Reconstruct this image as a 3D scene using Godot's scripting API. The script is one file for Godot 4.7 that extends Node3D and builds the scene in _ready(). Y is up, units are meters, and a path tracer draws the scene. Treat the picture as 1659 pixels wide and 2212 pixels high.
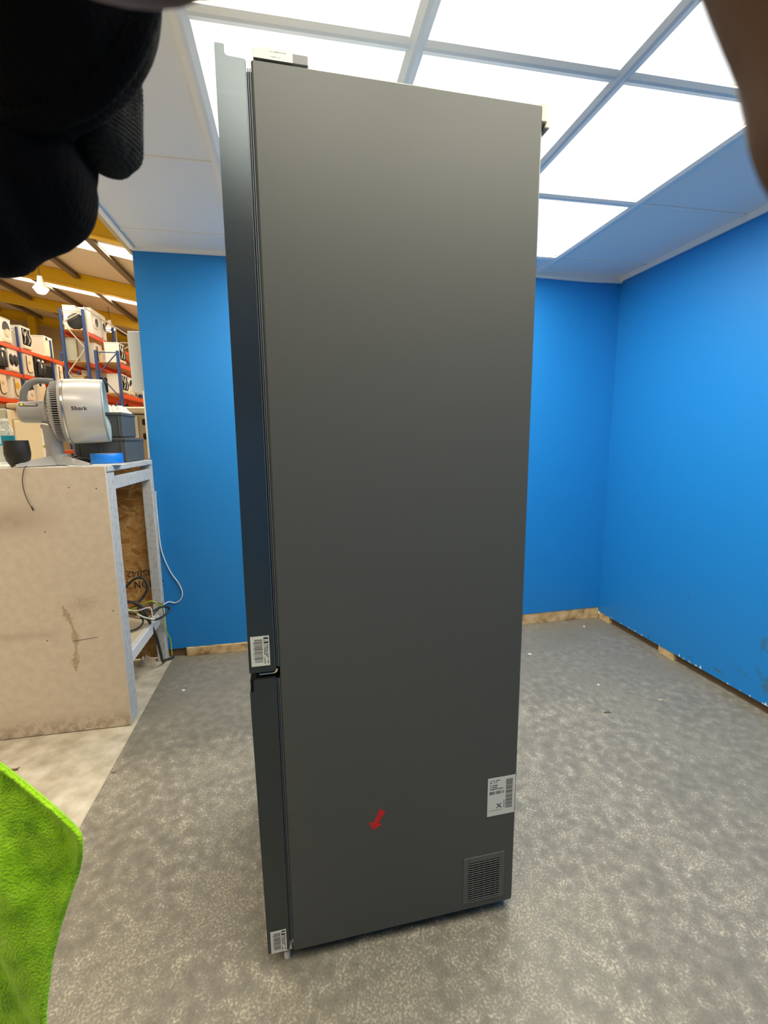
extends Node3D
# A tall grey fridge freezer in a blue photo booth under a lit ceiling, a workbench beside it and a warehouse behind.

var M := {}
var names := {}
var rng := RandomNumberGenerator.new()


# ---------------------------------------------------------------- mesh builder
class Mb:
	var v := PackedVector3Array()
	var n := PackedVector3Array()
	var t := PackedVector2Array()
	var xf := Transform3D()

	func tri(a: Vector3, b: Vector3, c: Vector3, na: Vector3, nb: Vector3, nc: Vector3, ua := Vector2(), ub := Vector2(), uc := Vector2()) -> void:
		var g := (b - a).cross(c - a)
		if g.length_squared() < 1e-16:
			return
		var flip := g.dot(na + nb + nc) > 0.0
		v.append(xf * a)
		n.append((xf.basis * na).normalized())
		t.append(ua)
		if flip:
			v.append(xf * c)
			n.append((xf.basis * nc).normalized())
			t.append(uc)
			v.append(xf * b)
			n.append((xf.basis * nb).normalized())
			t.append(ub)
		else:
			v.append(xf * b)
			n.append((xf.basis * nb).normalized())
			t.append(ub)
			v.append(xf * c)
			n.append((xf.basis * nc).normalized())
			t.append(uc)

	func quad(a: Vector3, b: Vector3, c: Vector3, d: Vector3, nn: Vector3, uv := true) -> void:
		if uv:
			tri(a, b, c, nn, nn, nn, Vector2(0, 1), Vector2(1, 1), Vector2(1, 0))
			tri(a, c, d, nn, nn, nn, Vector2(0, 1), Vector2(1, 0), Vector2(0, 0))
		else:
			tri(a, b, c, nn, nn, nn)
			tri(a, c, d, nn, nn, nn)

	# a box with chamfered edges, between two corners
	func bx(lo: Vector3, hi: Vector3, bev := 0.0) -> void:
		var c := (lo + hi) * 0.5
		var h := (hi - lo) * 0.5
		h = h.abs()
		var e := minf(bev, minf(h.x, minf(h.y, h.z)) * 0.9)
		var ax := [Vector3.RIGHT, Vector3.UP, Vector3.BACK]
		for i in 3:
			var j := (i + 1) % 3
			var k := (i + 2) % 3
			for s in [-1.0, 1.0]:
				var nn: Vector3 = ax[i] * s
				var f: Vector3 = c + ax[i] * s * h[i]
				var p: Vector3 = ax[j] * (h[j] - e)
				var q: Vector3 = ax[k] * (h[k] - e)
				quad(f - p - q, f + p - q, f + p + q, f - p + q, nn)
		if e <= 0.0:
			return
		for i in 3:
			var j := (i + 1) % 3
			var k := (i + 2) % 3
			for sj in [-1.0, 1.0]:
				for sk in [-1.0, 1.0]:
					var a: Vector3 = c + ax[j] * sj * h[j] + ax[k] * sk * (h[k] - e)
					var b: Vector3 = c + ax[j] * sj * (h[j] - e) + ax[k] * sk * h[k]
					var l: Vector3 = ax[i] * (h[i] - e)
					quad(a - l, a + l, b + l, b - l, (ax[j] * sj + ax[k] * sk).normalized())
		for sx in [-1.0, 1.0]:
			for sy in [-1.0, 1.0]:
				for sz in [-1.0, 1.0]:
					var s := Vector3(sx, sy, sz)
					var o := c + s * h
					var nn := s.normalized()
					tri(o - Vector3(0, sy, sz) * e, o - Vector3(sx, 0, sz) * e, o - Vector3(sx, sy, 0) * e, nn, nn, nn)

	# a square bar between two points
	func bar(a: Vector3, b: Vector3, w: float, d: float, up := Vector3.UP) -> void:
		var f := (b - a).normalized()
		var r := f.cross(up)
		if r.length() < 0.01:
			r = f.cross(Vector3.RIGHT)
		r = r.normalized()
		var u := r.cross(f).normalized()
		var old := xf
		xf = old * Transform3D(Basis(r, u, -f), (a + b) * 0.5)
		bx(Vector3(-w / 2, -d / 2, -(b - a).length() / 2), Vector3(w / 2, d / 2, (b - a).length() / 2), minf(w, d) * 0.08)
		xf = old

	# a round tube through points (smoothed), with a radius per point or one radius
	func tube(pts: Array, rad: float, sides := 8, steps := 4, taper := [], rib := 0.0, ribs := 0.0) -> void:
		var cv := Curve3D.new()
		for i in pts.size():
			var p: Vector3 = pts[i]
			var a: Vector3 = pts[maxi(i - 1, 0)]
			var b: Vector3 = pts[mini(i + 1, pts.size() - 1)]
			var tan := (b - a) / 6.0
			cv.add_point(p, -tan, tan)
		var line: Array = []
		var rr: Array = []
		for i in pts.size() - 1:
			for k in steps:
				line.append(cv.sample(i, float(k) / steps))
				rr.append(rad if taper.is_empty() else lerpf(taper[i], taper[i + 1], float(k) / steps))
		line.append(pts[-1])
		rr.append(rad if taper.is_empty() else taper[-1])
		var frames: Array = []
		var up := Vector3(0.13, 0.9, 0.41).normalized()
		for i in line.size():
			var f: Vector3 = (line[mini(i + 1, line.size() - 1)] - line[maxi(i - 1, 0)]).normalized()
			var r := f.cross(up)
			if r.length() < 0.05:
				r = f.cross(Vector3.RIGHT)
			r = r.normalized()
			up = r.cross(f).normalized()
			frames.append([r, up, f])
		var run := 0.0
		for i in line.size() - 1:
			var r0: float = rr[i]
			var r1: float = rr[i + 1]
			var d: float = (line[i + 1] - line[i]).length()
			if rib > 0.0:
				r0 *= 1.0 + rib * sin(run * ribs)
				r1 *= 1.0 + rib * sin((run + d) * ribs)
			for s in sides:
				var a0 := TAU * s / sides
				var a1 := TAU * (s + 1) / sides
				var n00: Vector3 = frames[i][0] * cos(a0) + frames[i][1] * sin(a0)
				var n01: Vector3 = frames[i][0] * cos(a1) + frames[i][1] * sin(a1)
				var n10: Vector3 = frames[i + 1][0] * cos(a0) + frames[i + 1][1] * sin(a0)
				var n11: Vector3 = frames[i + 1][0] * cos(a1) + frames[i + 1][1] * sin(a1)
				var p00: Vector3 = line[i] + n00 * r0
				var p01: Vector3 = line[i] + n01 * r0
				var p10: Vector3 = line[i + 1] + n10 * r1
				var p11: Vector3 = line[i + 1] + n11 * r1
				tri(p00, p10, p11, n00, n10, n11, Vector2(run, float(s) / sides), Vector2(run + d, float(s) / sides), Vector2(run + d, float(s + 1) / sides))
				tri(p00, p11, p01, n00, n11, n01, Vector2(run, float(s) / sides), Vector2(run + d, float(s + 1) / sides), Vector2(run, float(s + 1) / sides))
			run += d
		for e in [0, line.size() - 1]:
			var nn: Vector3 = frames[e][2] * (-1.0 if e == 0 else 1.0)
			for s in sides:
				var a0 := TAU * s / sides
				var a1 := TAU * (s + 1) / sides
				tri(line[e], line[e] + (frames[e][0] * cos(a0) + frames[e][1] * sin(a0)) * rr[e], line[e] + (frames[e][0] * cos(a1) + frames[e][1] * sin(a1)) * rr[e], nn, nn, nn)

	# a profile of (radius, height) turned about the y axis; neighbours closer than 40 degrees are smooth
	func lathe(prof: Array, sides := 32, from := 0.0, to := TAU) -> void:
		var segn: Array = []
		for i in prof.size() - 1:
			var d: Vector2 = prof[i + 1] - prof[i]
			segn.append(Vector2(d.y, -d.x).normalized())
		for i in prof.size() - 1:
			var n0: Vector2 = segn[i]
			var n1: Vector2 = segn[i]
			if i > 0 and segn[i - 1].dot(segn[i]) > 0.75:
				n0 = (segn[i - 1] + segn[i]).normalized()
			if i < prof.size() - 2 and segn[i + 1].dot(segn[i]) > 0.75:
				n1 = (segn[i + 1] + segn[i]).normalized()
			var p: Vector2 = prof[i]
			var q: Vector2 = prof[i + 1]
			for s in sides:
				var a := lerpf(from, to, float(s) / sides)
				var b := lerpf(from, to, float(s + 1) / sides)
				var ca := Vector3(cos(a), 0, sin(a))
				var cb := Vector3(cos(b), 0, sin(b))
				var Y := Vector3.UP
				tri(ca * p.x + Y * p.y, cb * p.x + Y * p.y, cb * q.x + Y * q.y, ca * n0.x + Y * n0.y, cb * n0.x + Y * n0.y, cb * n1.x + Y * n1.y)
				tri(ca * p.x + Y * p.y, cb * q.x + Y * q.y, ca * q.x + Y * q.y, ca * n0.x + Y * n0.y, cb * n1.x + Y * n1.y, ca * n1.x + Y * n1.y)

	# a polygon in x,y pushed from z0 to z1
	func prism(poly: PackedVector2Array, z0: float, z1: float) -> void:
		var ix := Geometry2D.triangulate_polygon(poly)
		for k in range(0, ix.size(), 3):
			for z in [z0, z1]:
				var nn := Vector3(0, 0, 1 if z == maxf(z0, z1) else -1)
				var a := poly[ix[k]]
				var b := poly[ix[k + 1]]
				var c := poly[ix[k + 2]]
				tri(Vector3(a.x, a.y, z), Vector3(b.x, b.y, z), Vector3(c.x, c.y, z), nn, nn, nn, a, b, c)
		var cw := Geometry2D.is_polygon_clockwise(poly)
		for i in poly.size():
			var a := poly[i]
			var b := poly[(i + 1) % poly.size()]
			var d := b - a
			var nn := Vector3(d.y, -d.x, 0).normalized() * (-1.0 if cw else 1.0)
			quad(Vector3(a.x, a.y, z0), Vector3(b.x, b.y, z0), Vector3(b.x, b.y, z1), Vector3(a.x, a.y, z1), nn, false)

	func mesh() -> ArrayMesh:
		var a := []
		a.resize(Mesh.ARRAY_MAX)
		a[Mesh.ARRAY_VERTEX] = v
		a[Mesh.ARRAY_NORMAL] = n
		a[Mesh.ARRAY_TEX_UV] = t
		var m := ArrayMesh.new()
		m.add_surface_from_arrays(Mesh.PRIMITIVE_TRIANGLES, a)
		return m


# ---------------------------------------------------------------- naming
func numbered(called: String) -> String:
	var k: int = names.get(called, 0)
	names[called] = k + 1
	return called if k == 0 else "%s_%03d" % [called, k]


func tag(o: Node, label: String, category: String, group := "") -> void:
	o.set_meta("label", label)
	o.set_meta("category", category)
	if group:
		o.set_meta("group", group)


func thing(called: String, label: String, category: String, at := Vector3.ZERO, turn := 0.0, group := "") -> Node3D:
	var o := Node3D.new()
	o.name = numbered(called)
	add_child(o, true)
	o.position = at
	o.rotation.y = turn
	tag(o, label, category, group)
	return o


func obj(called: String, shape: Variant, mat: Material, parent: Node = null, label := "") -> MeshInstance3D:
	var o := MeshInstance3D.new()
	o.mesh = shape.mesh() if shape is Mb else shape
	o.material_override = null
	if o.mesh is ArrayMesh:
		o.mesh.surface_set_material(0, mat)
	else:
		o.mesh.material = mat
	if parent == null:
		o.name = numbered(called)
		add_child(o, true)
	else:
		var k := 0
		var nm := called
		while parent.has_node(NodePath(nm)):
			k += 1
			nm = "%s_%03d" % [called, k]
		o.name = nm
		parent.add_child(o, true)
	if label:
		o.set_meta("label", label)
	return o


func struct(called: String, shape: Variant, mat: Material, parent: Node = null) -> MeshInstance3D:
	var o := obj(called, shape, mat, parent)
	if parent == null:
		o.set_meta("kind", "structure")
	return o


func box(lo: Vector3, hi: Vector3, bev := 0.0) -> Mb:
	var b := Mb.new()
	b.bx(lo, hi, bev)
	return b


func V(x: float, y: float, z: float) -> Vector3:
	return Vector3(x, y, z)


# ---------------------------------------------------------------- materials
func mat(col: Color, rough := 0.6, metal := 0.0, spec := 0.5) -> StandardMaterial3D:
	var m := StandardMaterial3D.new()
	m.albedo_color = col
	m.roughness = rough
	m.metallic = metal
	m.metallic_specular = spec
	return m


func c8(r: int, g: int, b: int) -> Color:
	return Color8(r, g, b)


func noise(freq: float, oct := 3, seed_ := 1, kind := FastNoiseLite.TYPE_SIMPLEX_SMOOTH) -> FastNoiseLite:
	var f := FastNoiseLite.new()
	f.noise_type = kind
	f.frequency = freq
	f.fractal_octaves = oct
	f.seed = seed_
	return f


func ntex(freq: float, oct: int, seed_: int, stops: Array, size := 512, normal := false, bump := 4.0) -> NoiseTexture2D:
	var t := NoiseTexture2D.new()
	t.width = size
	t.height = size
	t.seamless = true
	t.noise = noise(freq, oct, seed_)
	if normal:
		t.as_normal_map = true
		t.bump_strength = bump
	elif stops:
		var g := Gradient.new()
		g.offsets = PackedFloat32Array(stops.map(func(s): return s[0]))
		g.colors = PackedColorArray(stops.map(func(s): return s[1]))
		t.color_ramp = g
	return t


func tri_map(m: StandardMaterial3D, scale: float, world := true) -> StandardMaterial3D:
	m.uv1_triplanar = true
	m.uv1_world_triplanar = world
	m.uv1_scale = Vector3.ONE * scale
	return m


func with_bump(m: StandardMaterial3D, t: Texture2D, s: float) -> StandardMaterial3D:
	m.normal_enabled = true
	m.normal_texture = t
	m.normal_scale = s
	return m


func noise_bytes(w: int, h: int, f: FastNoiseLite) -> PackedByteArray:
	var im := f.get_image(w, h, false, false, true)
	im.convert(Image.FORMAT_L8)
	return im.get_data()


func tex_of(w: int, h: int, data: PackedByteArray) -> ImageTexture:
	return ImageTexture.create_from_image(Image.create_from_data(w, h, false, Image.FORMAT_RGB8, data))


func _ready() -> void:
	rng.seed = 7
	# ------------------------------------------------ camera, air, exposure
	var cam := Camera3D.new()
	cam.name = "camera"
	cam.transform = Transform3D(Basis(V(0.98161, -0.00946, 0.19068), V(0.03921, 0.98747, -0.15284), V(-0.18684, 0.15751, 0.96968)).orthonormalized(), V(0, 1.3057, 0))
	var lens := CameraAttributesPhysical.new()
	lens.frustum_focal_length = 10.82
	lens.frustum_near = 0.01
	lens.frustum_far = 200.0
	lens.frustum_focus_distance = 1.9
	lens.exposure_aperture = 10.0
	cam.attributes = lens
	cam.near = 0.01
	cam.far = 200.0
	cam.fov = 95.93
	add_child(cam)
	cam.current = true
	var env := Environment.new()
	env.background_mode = Environment.BG_COLOR
	env.background_color = Color(0.35, 0.38, 0.42)
	env.tonemap_mode = Environment.TONE_MAPPER_LINEAR
	env.tonemap_exposure = 1.0
	env.sdfgi_enabled = true
	env.ssao_enabled = true
	env.ssil_enabled = true
	var we := WorldEnvironment.new()
	we.name = "world_environment"
	we.environment = env
	add_child(we)
	# ------------------------------------------------ place, then things
	make_materials()
	build_lights()
	build_booth()
	build_floor()
	build_warehouse()
	build_fridge()
	build_bench()
	build_bench_things()
	build_cables()
	build_racks()
	build_floor_stock()
	build_litter()
	build_person()
	build_towel()


func make_materials() -> void:
	var fine := ntex(0.06, 4, 3, [], 512, true, 3.0)
	M.fine = fine
	M.blue = mat(c8(24, 131, 206), 0.5)
	M.white_tile = mat(c8(240, 240, 237), 0.9)
	M.tee = mat(c8(240, 240, 236), 0.55)
	M.fascia = tri_map(mat(c8(205, 186, 150), 0.8), 2.0)
	M.timber = tri_map(mat(Color.WHITE, 0.8), 1.6)
	M.timber.albedo_texture = ntex(0.012, 5, 21, [[0.0, c8(120, 92, 60)], [0.35, c8(196, 160, 108)], [0.6, c8(216, 184, 132)], [1.0, c8(230, 204, 158)]])
	M.timber_dark = mat(c8(120, 92, 58), 0.85)
	M.black = mat(c8(14, 14, 15), 0.5)
	M.dark = mat(c8(34, 35, 37), 0.6)
	M.void = mat(c8(8, 8, 9), 0.95)
	# fridge: brushed grey inox coating
	var brushed := NoiseTexture2D.new()
	brushed.width = 512
	brushed.height = 512
	brushed.seamless = true
	brushed.noise = noise(0.35, 3, 5)
	brushed.as_normal_map = true
	brushed.bump_strength = 1.2
	M.inox = mat(c8(91, 92, 88), 0.44, 0.2, 0.2)
	M.door = tri_map(with_bump(mat(c8(76, 83, 85), 0.22, 0.72), brushed, 0.3), 9.0)
	M.gasket = mat(c8(92, 100, 104), 0.6)
	M.vent = mat(c8(88, 88, 84), 0.5)
	M.plastic_grey = mat(c8(98, 99, 97), 0.5)
	M.chrome = mat(c8(215, 215, 215), 0.22, 1.0)
	M.paper = mat(c8(226, 226, 214), 0.65)
	M.red = mat(c8(205, 28, 30), 0.5)
	M.print = mat(c8(26, 24, 30), 0.7)
	M.white = mat(c8(232, 230, 222), 0.45)
	M.cream = mat(c8(226, 210, 176), 0.5)
	M.tan = mat(c8(190, 168, 130), 0.6)
	M.concrete = tri_map(mat(Color.WHITE, 0.85), 0.8)
	M.concrete.albedo_texture = ntex(0.009, 6, 31, [[0.0, c8(168, 156, 132)], [0.4, c8(192, 182, 158)], [0.6, c8(204, 194, 170)], [1.0, c8(222, 214, 194)]], 1024)
	M.yellow = mat(c8(214, 176, 16), 0.5)
	M.orange = mat(c8(226, 78, 24), 0.5)
	M.rack_blue = mat(c8(44, 72, 128), 0.5)
	M.roof = tri_map(mat(c8(206, 192, 168), 0.8), 0.5)
	M.purlin = mat(c8(112, 96, 74), 0.7)
	M.galv = mat(c8(196, 190, 176), 0.5, 0.3)
	M.stone = mat(c8(172, 172, 156), 0.6)
	M.board = mat(c8(206, 166, 112), 0.8)


func glow(col: Color, energy: float) -> StandardMaterial3D:
	var m := mat(col, 0.6)
	m.emission_enabled = true
	m.emission = col
	m.emission_energy_multiplier = energy
	return m


func area(called: String, parent: Node, at: Vector3, size: Vector2, energy: float, col: Color, down := true) -> AreaLight3D:
	var l := AreaLight3D.new()
	l.name = called
	l.area_size = size
	l.light_energy = energy
	l.light_color = col
	l.shadow_enabled = true
	l.set("area_range", 40.0)
	l.set("area_attenuation", 2.0)
	parent.add_child(l, true)
	l.position = at
	if down:
		l.rotation.x = -PI / 2
	return l


const GX := [-0.23, 0.355, 0.958, 1.533]
const GZ := [-2.612, -1.977, -1.335, -0.70, -0.06, 0.58, 1.22]
const XL := -0.80
const XR := 2.129
const ZB := -2.841
const HC := 2.313
const PANEL := 0.72       # light of one ceiling panel
const STRIP := 63.0       # light of one strip of rooflights


func build_lights() -> void:
	var gm := glow(c8(255, 253, 246), 1.3)
	var where := {
		"0_0": "glowing ceiling panel in the back row, mostly hidden behind the fridge's left edge",
		"1_0": "glowing ceiling panel in the back row, wholly behind the tall grey fridge",
		"2_0": "glowing ceiling panel nearest the blue corner, narrow wedge right of the fridge",
		"0_1": "glowing ceiling panel in the second row, above the fridge door and hinge label",
		"1_1": "glowing ceiling panel in the second row, above the middle of the fridge top",
		"2_1": "glowing ceiling panel in the second row, beside the blue-tinted border and the finger",
		"0_2": "glowing ceiling panel in the third row, at the top edge next to the dark sleeve",
		"1_2": "glowing ceiling panel in the third row, at the top edge beside the diagonal bar",
		"2_2": "glowing ceiling panel in the third row, cut off by the finger at the upper right",
	}
	for i in 3:
		for j in 4:
			var x0: float = GX[i] + 0.024
			var x1: float = GX[i + 1] - 0.024
			var z0: float = GZ[j] + 0.024
			var z1: float = GZ[j + 1] - 0.024
			var key := "%d_%d" % [i, j]
			var t := thing("ceiling_light", where.get(key, "glowing ceiling panel in the rows overhead behind the photographer"), "light panel", V((x0 + x1) / 2, HC + 0.012, (z0 + z1) / 2), 0.0, "square light panels of the ceiling" if j < 3 else "light panels overhead behind the photographer")
			var w := (x1 - x0) / 2
			var d := (z1 - z0) / 2
			obj("diffuser", box(V(-w, 0, -d), V(w, 0.012, d)), gm, t)
			area("panel_light", t, V(0, -0.004, 0), Vector2(2 * w, 2 * d), PANEL, c8(255, 247, 230))


func build_booth() -> void:
	# back wall: its blue sheet stops short of the floor, on a timber plate
	var b := Mb.new()
	b.prism(PackedVector2Array([Vector2(XL, 0.052), Vector2(XR, 0.086), Vector2(XR + 0.08, 0.086), Vector2(XR + 0.08, 2.42), Vector2(XL, 2.42)]), ZB - 0.075, ZB)
	var w := struct("wall_back", b, M.blue)
	var pl := box(V(XL, 0.0, ZB - 0.072), V(-0.69, 0.05, ZB - 0.012), 0.003)
	struct("timber_plate", pl, M.timber_dark, w)
	struct("timber_plate", box(V(-0.69, 0.0, ZB - 0.07), V(0.55, 0.056, ZB + 0.012), 0.003), M.timber, w)
	struct("timber_plate", box(V(0.55, 0.0, ZB - 0.07), V(XR, 0.088, ZB - 0.004), 0.003), M.timber, w)
	# right wall runs forward past the camera
	var rw := wall_right_mesh()
	struct("wall_right", rw[0], rw[1])
	struct("wall_front", box(V(XL, 0.05, 1.46), V(XR + 0.09, 2.42, 1.54)), M.blue)
	var plate := Node3D.new()
	plate.name = "trim_1"
	add_child(plate)
	plate.set_meta("kind", "structure")
	struct("timber_plate", box(V(XR + 0.03, 0.0, ZB), V(XR + 0.09, 0.06, 2.6), 0.003), M.timber_dark, plate)
	struct("timber_block", box(V(XR + 0.004, 0.0, -2.285), V(XR + 0.06, 0.05, -2.165), 0.003), M.timber, plate)
	struct("timber_block", box(V(XR + 0.002, 0.0, ZB), V(XR + 0.06, 0.06, ZB + 0.11), 0.003), M.timber, plate)
	# ceiling: slab, tiles round the lit field, bars of the grid
	var slab := struct("ceiling", box(V(XL - 0.04, HC + 0.1, ZB - 0.1), V(XR + 0.1, HC + 0.16, 1.6)), M.white_tile)
	var xs := [XL, GX[0], GX[1], GX[2], GX[3], XR]
	var zs := [ZB]
	zs.append_array(GZ)
	zs.append(1.46)
	for i in 5:
		for j in zs.size() - 1:
			if i >= 1 and i <= 3 and j >= 1 and j <= 4:
				continue
			struct("ceiling_tile", box(V(xs[i] + 0.004, HC + 0.006, zs[j] + 0.004), V(xs[i + 1] - 0.004, HC + 0.02, zs[j + 1] - 0.004), 0.002), M.white_tile, slab)
	for i in range(1, 5):
		var lit := 0.024
		struct("grid_bar", tee(V(xs[i], HC, ZB), V(xs[i], HC, 1.46), lit), M.tee, slab)
	for j in range(1, zs.size() - 1):
		for i in 5:
			var hw := 0.024 if i >= 1 and i <= 3 else 0.013
			struct("grid_bar", tee(V(xs[i] + 0.02, HC + 0.0015, zs[j]), V(xs[i + 1] - 0.02, HC + 0.0015, zs[j]), hw), M.tee, slab)
	# wall angle and fascia
	var an := Mb.new()
	an.bx(V(XL, HC - 0.012, ZB + 0.0), V(0.6, HC + 0.008, ZB + 0.018), 0.002)
	var back_angle := struct("trim_2", an, M.tee)
	an = Mb.new()
	var ang := PackedVector2Array([Vector2(0.6, HC + 0.008), Vector2(XR, HC + 0.008), Vector2(XR - 0.0, HC - 0.03), Vector2(1.9, HC - 0.034), Vector2(0.6, HC - 0.006)])
	an.prism(ang, ZB, ZB + 0.016)
	struct("wall_angle", an, M.tee, back_angle)
	an = Mb.new()
	an.bx(V(XR - 0.016, HC - 0.022, ZB), V(XR, HC + 0.008, 1.455), 0.002)
	struct("trim_3", an, M.tee)
	an = Mb.new()
	an.bx(V(XL - 0.012, HC - 0.006, ZB), V(XL + 0.016, HC + 0.03, 1.455), 0.002)
	var fas := struct("trim_4", an, M.tee)
	struct("fascia_board", box(V(XL - 0.034, HC - 0.004, ZB - 0.09), V(XL - 0.0125, HC + 0.1, 1.6), 0.003), M.fascia, fas)
	# bare edge of the back wall's free end
	struct("trim_5", box(V(XL - 0.012, 1.205, ZB - 0.075), V(XL - 0.001, 1.578, ZB - 0.002), 0.002), M.white)


func tee(a: Vector3, b: Vector3, hw: float) -> Mb:
	# a bar of the grid: a shallow V below, a web above
	var m := Mb.new()
	var along_x: bool = absf(b.x - a.x) > absf(b.z - a.z)
	var p := PackedVector2Array([Vector2(-hw, 0.0), Vector2(-hw * 0.25, -hw * 0.2), Vector2(hw * 0.25, -hw * 0.2), Vector2(hw, 0.0), Vector2(hw, 0.006), Vector2(0.004, 0.006), Vector2(0.004, 0.03), Vector2(-0.004, 0.03), Vector2(-0.004, 0.006), Vector2(-hw, 0.006)])
	if along_x:
		m.xf = Transform3D(Basis(Vector3.FORWARD, Vector3.UP, Vector3.RIGHT), V(0, a.y, a.z))
		m.prism(p, a.x, b.x)
	else:
		m.xf = Transform3D(Basis(), V(a.x, a.y, 0))
		m.prism(p, a.z, b.z)
	return m


# the right wall's inner face wears scuffs near the floor
func wall_right_mesh() -> Array:
	var w := 1024
	var h := 512
	var base := Color(24 / 255.0, 131 / 255.0, 206 / 255.0)
	var im := Image.create(w, h, false, Image.FORMAT_RGB8)
	im.fill(base)
	var nz := noise(0.03, 3, 8)
	# [z, y, length, width, angle, strength]
	for s in [[-1.667, 0.335, 0.075, 0.03, 1.35, 0.5], [-1.63, 0.34, 0.07, 0.03, 1.2, 0.4], [-1.88, 0.094, 0.06, 0.018, 0.0, 0.5], [-1.668, 0.186, 0.07, 0.018, -1.0, 0.35], [-1.62, 0.15, 0.09, 0.06, 1.3, 0.5], [-2.05, 0.085, 0.05, 0.012, 0.2, 0.25], [-1.75, 0.15, 0.1, 0.02, -0.3, 0.2], [-2.1, 0.42, 0.04, 0.008, -0.8, 0.3], [-1.4, 0.3, 0.12, 0.03, 1.2, 0.4], [-2.36, 0.075, 0.04, 0.02, 1.4, 0.5]]:
		var cx: float = (s[0] + 2.9) / 2.0 * w
		var cy: float = (1.0 - s[1] / 1.0) * h
		var rad := int(s[2] * 512) + 4
		var ca := cos(s[4])
		var sa := sin(s[4])
		for y in range(maxi(0, int(cy) - rad), mini(h, int(cy) + rad)):
			for x in range(maxi(0, int(cx) - rad), mini(w, int(cx) + rad)):
				var dx := (x - cx) / 512.0
				var dy := -(y - cy) / 512.0
				var u: float = (dx * ca + dy * sa) / (s[2] * 0.5)
				var v: float = (-dx * sa + dy * ca) / (s[3] * 0.5)
				var k: float = clampf(1.3 - (u * u + v * v) + nz.get_noise_2d(x * 3.0, y * 3.0) * 1.1, 0.0, 1.0) * s[5]
				if k > 0.0:
					im.set_pixel(x, y, im.get_pixel(x, y).lerp(Color(0.36, 0.38, 0.4), k))
	# chipped white edge along the bottom
	for x in w:
		var n1 := nz.get_noise_1d(x * 2.0)
		if n1 > 0.28:
			for y in range(h - 27 - int((n1 - 0.28) * 22), h - 24):
				im.set_pixel(x, y, Color(0.93, 0.93, 0.93))
	var m := mat(Color.WHITE, 0.5)
	m.albedo_texture = ImageTexture.create_from_image(im)
	m.texture_repeat = false
	var b := Mb.new()
	var x0 := XR
	var lo := 0.05
	# inner face in two parts: the textured low front part, and the rest (its texture runs out in plain blue)
	var zz := [ZB - 0.05, -0.9, 2.6]
	var yy := [lo, 1.0, 2.42]
	for i in 2:
		for j in 2:
			var p := []
			for q in [[0, 0], [1, 0], [1, 1], [0, 1]]:
				p.append(V(x0, yy[j + q[1]], zz[i + q[0]]))
			var uv := func(a: Vector3) -> Vector2: return Vector2(clampf((a.z + 2.9) / 2.0, 0.0, 1.0), clampf(1.0 - a.y, 0.0, 1.0)) if i == 0 and j == 0 else Vector2(0.5, 0.05)
			var nn := Vector3.LEFT
			b.tri(p[0], p[1], p[2], nn, nn, nn, uv.call(p[0]), uv.call(p[1]), uv.call(p[2]))
			b.tri(p[0], p[2], p[3], nn, nn, nn, uv.call(p[0]), uv.call(p[2]), uv.call(p[3]))
	var c := box(V(x0 + 0.0005, lo, ZB - 0.05), V(x0 + 0.09, 2.42, 2.6))
	for k in c.v.size():
		b.v.append(c.v[k])
		b.n.append(c.n[k])
		b.t.append(Vector2(0.5, 0.05))
	return [b, m]


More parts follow.
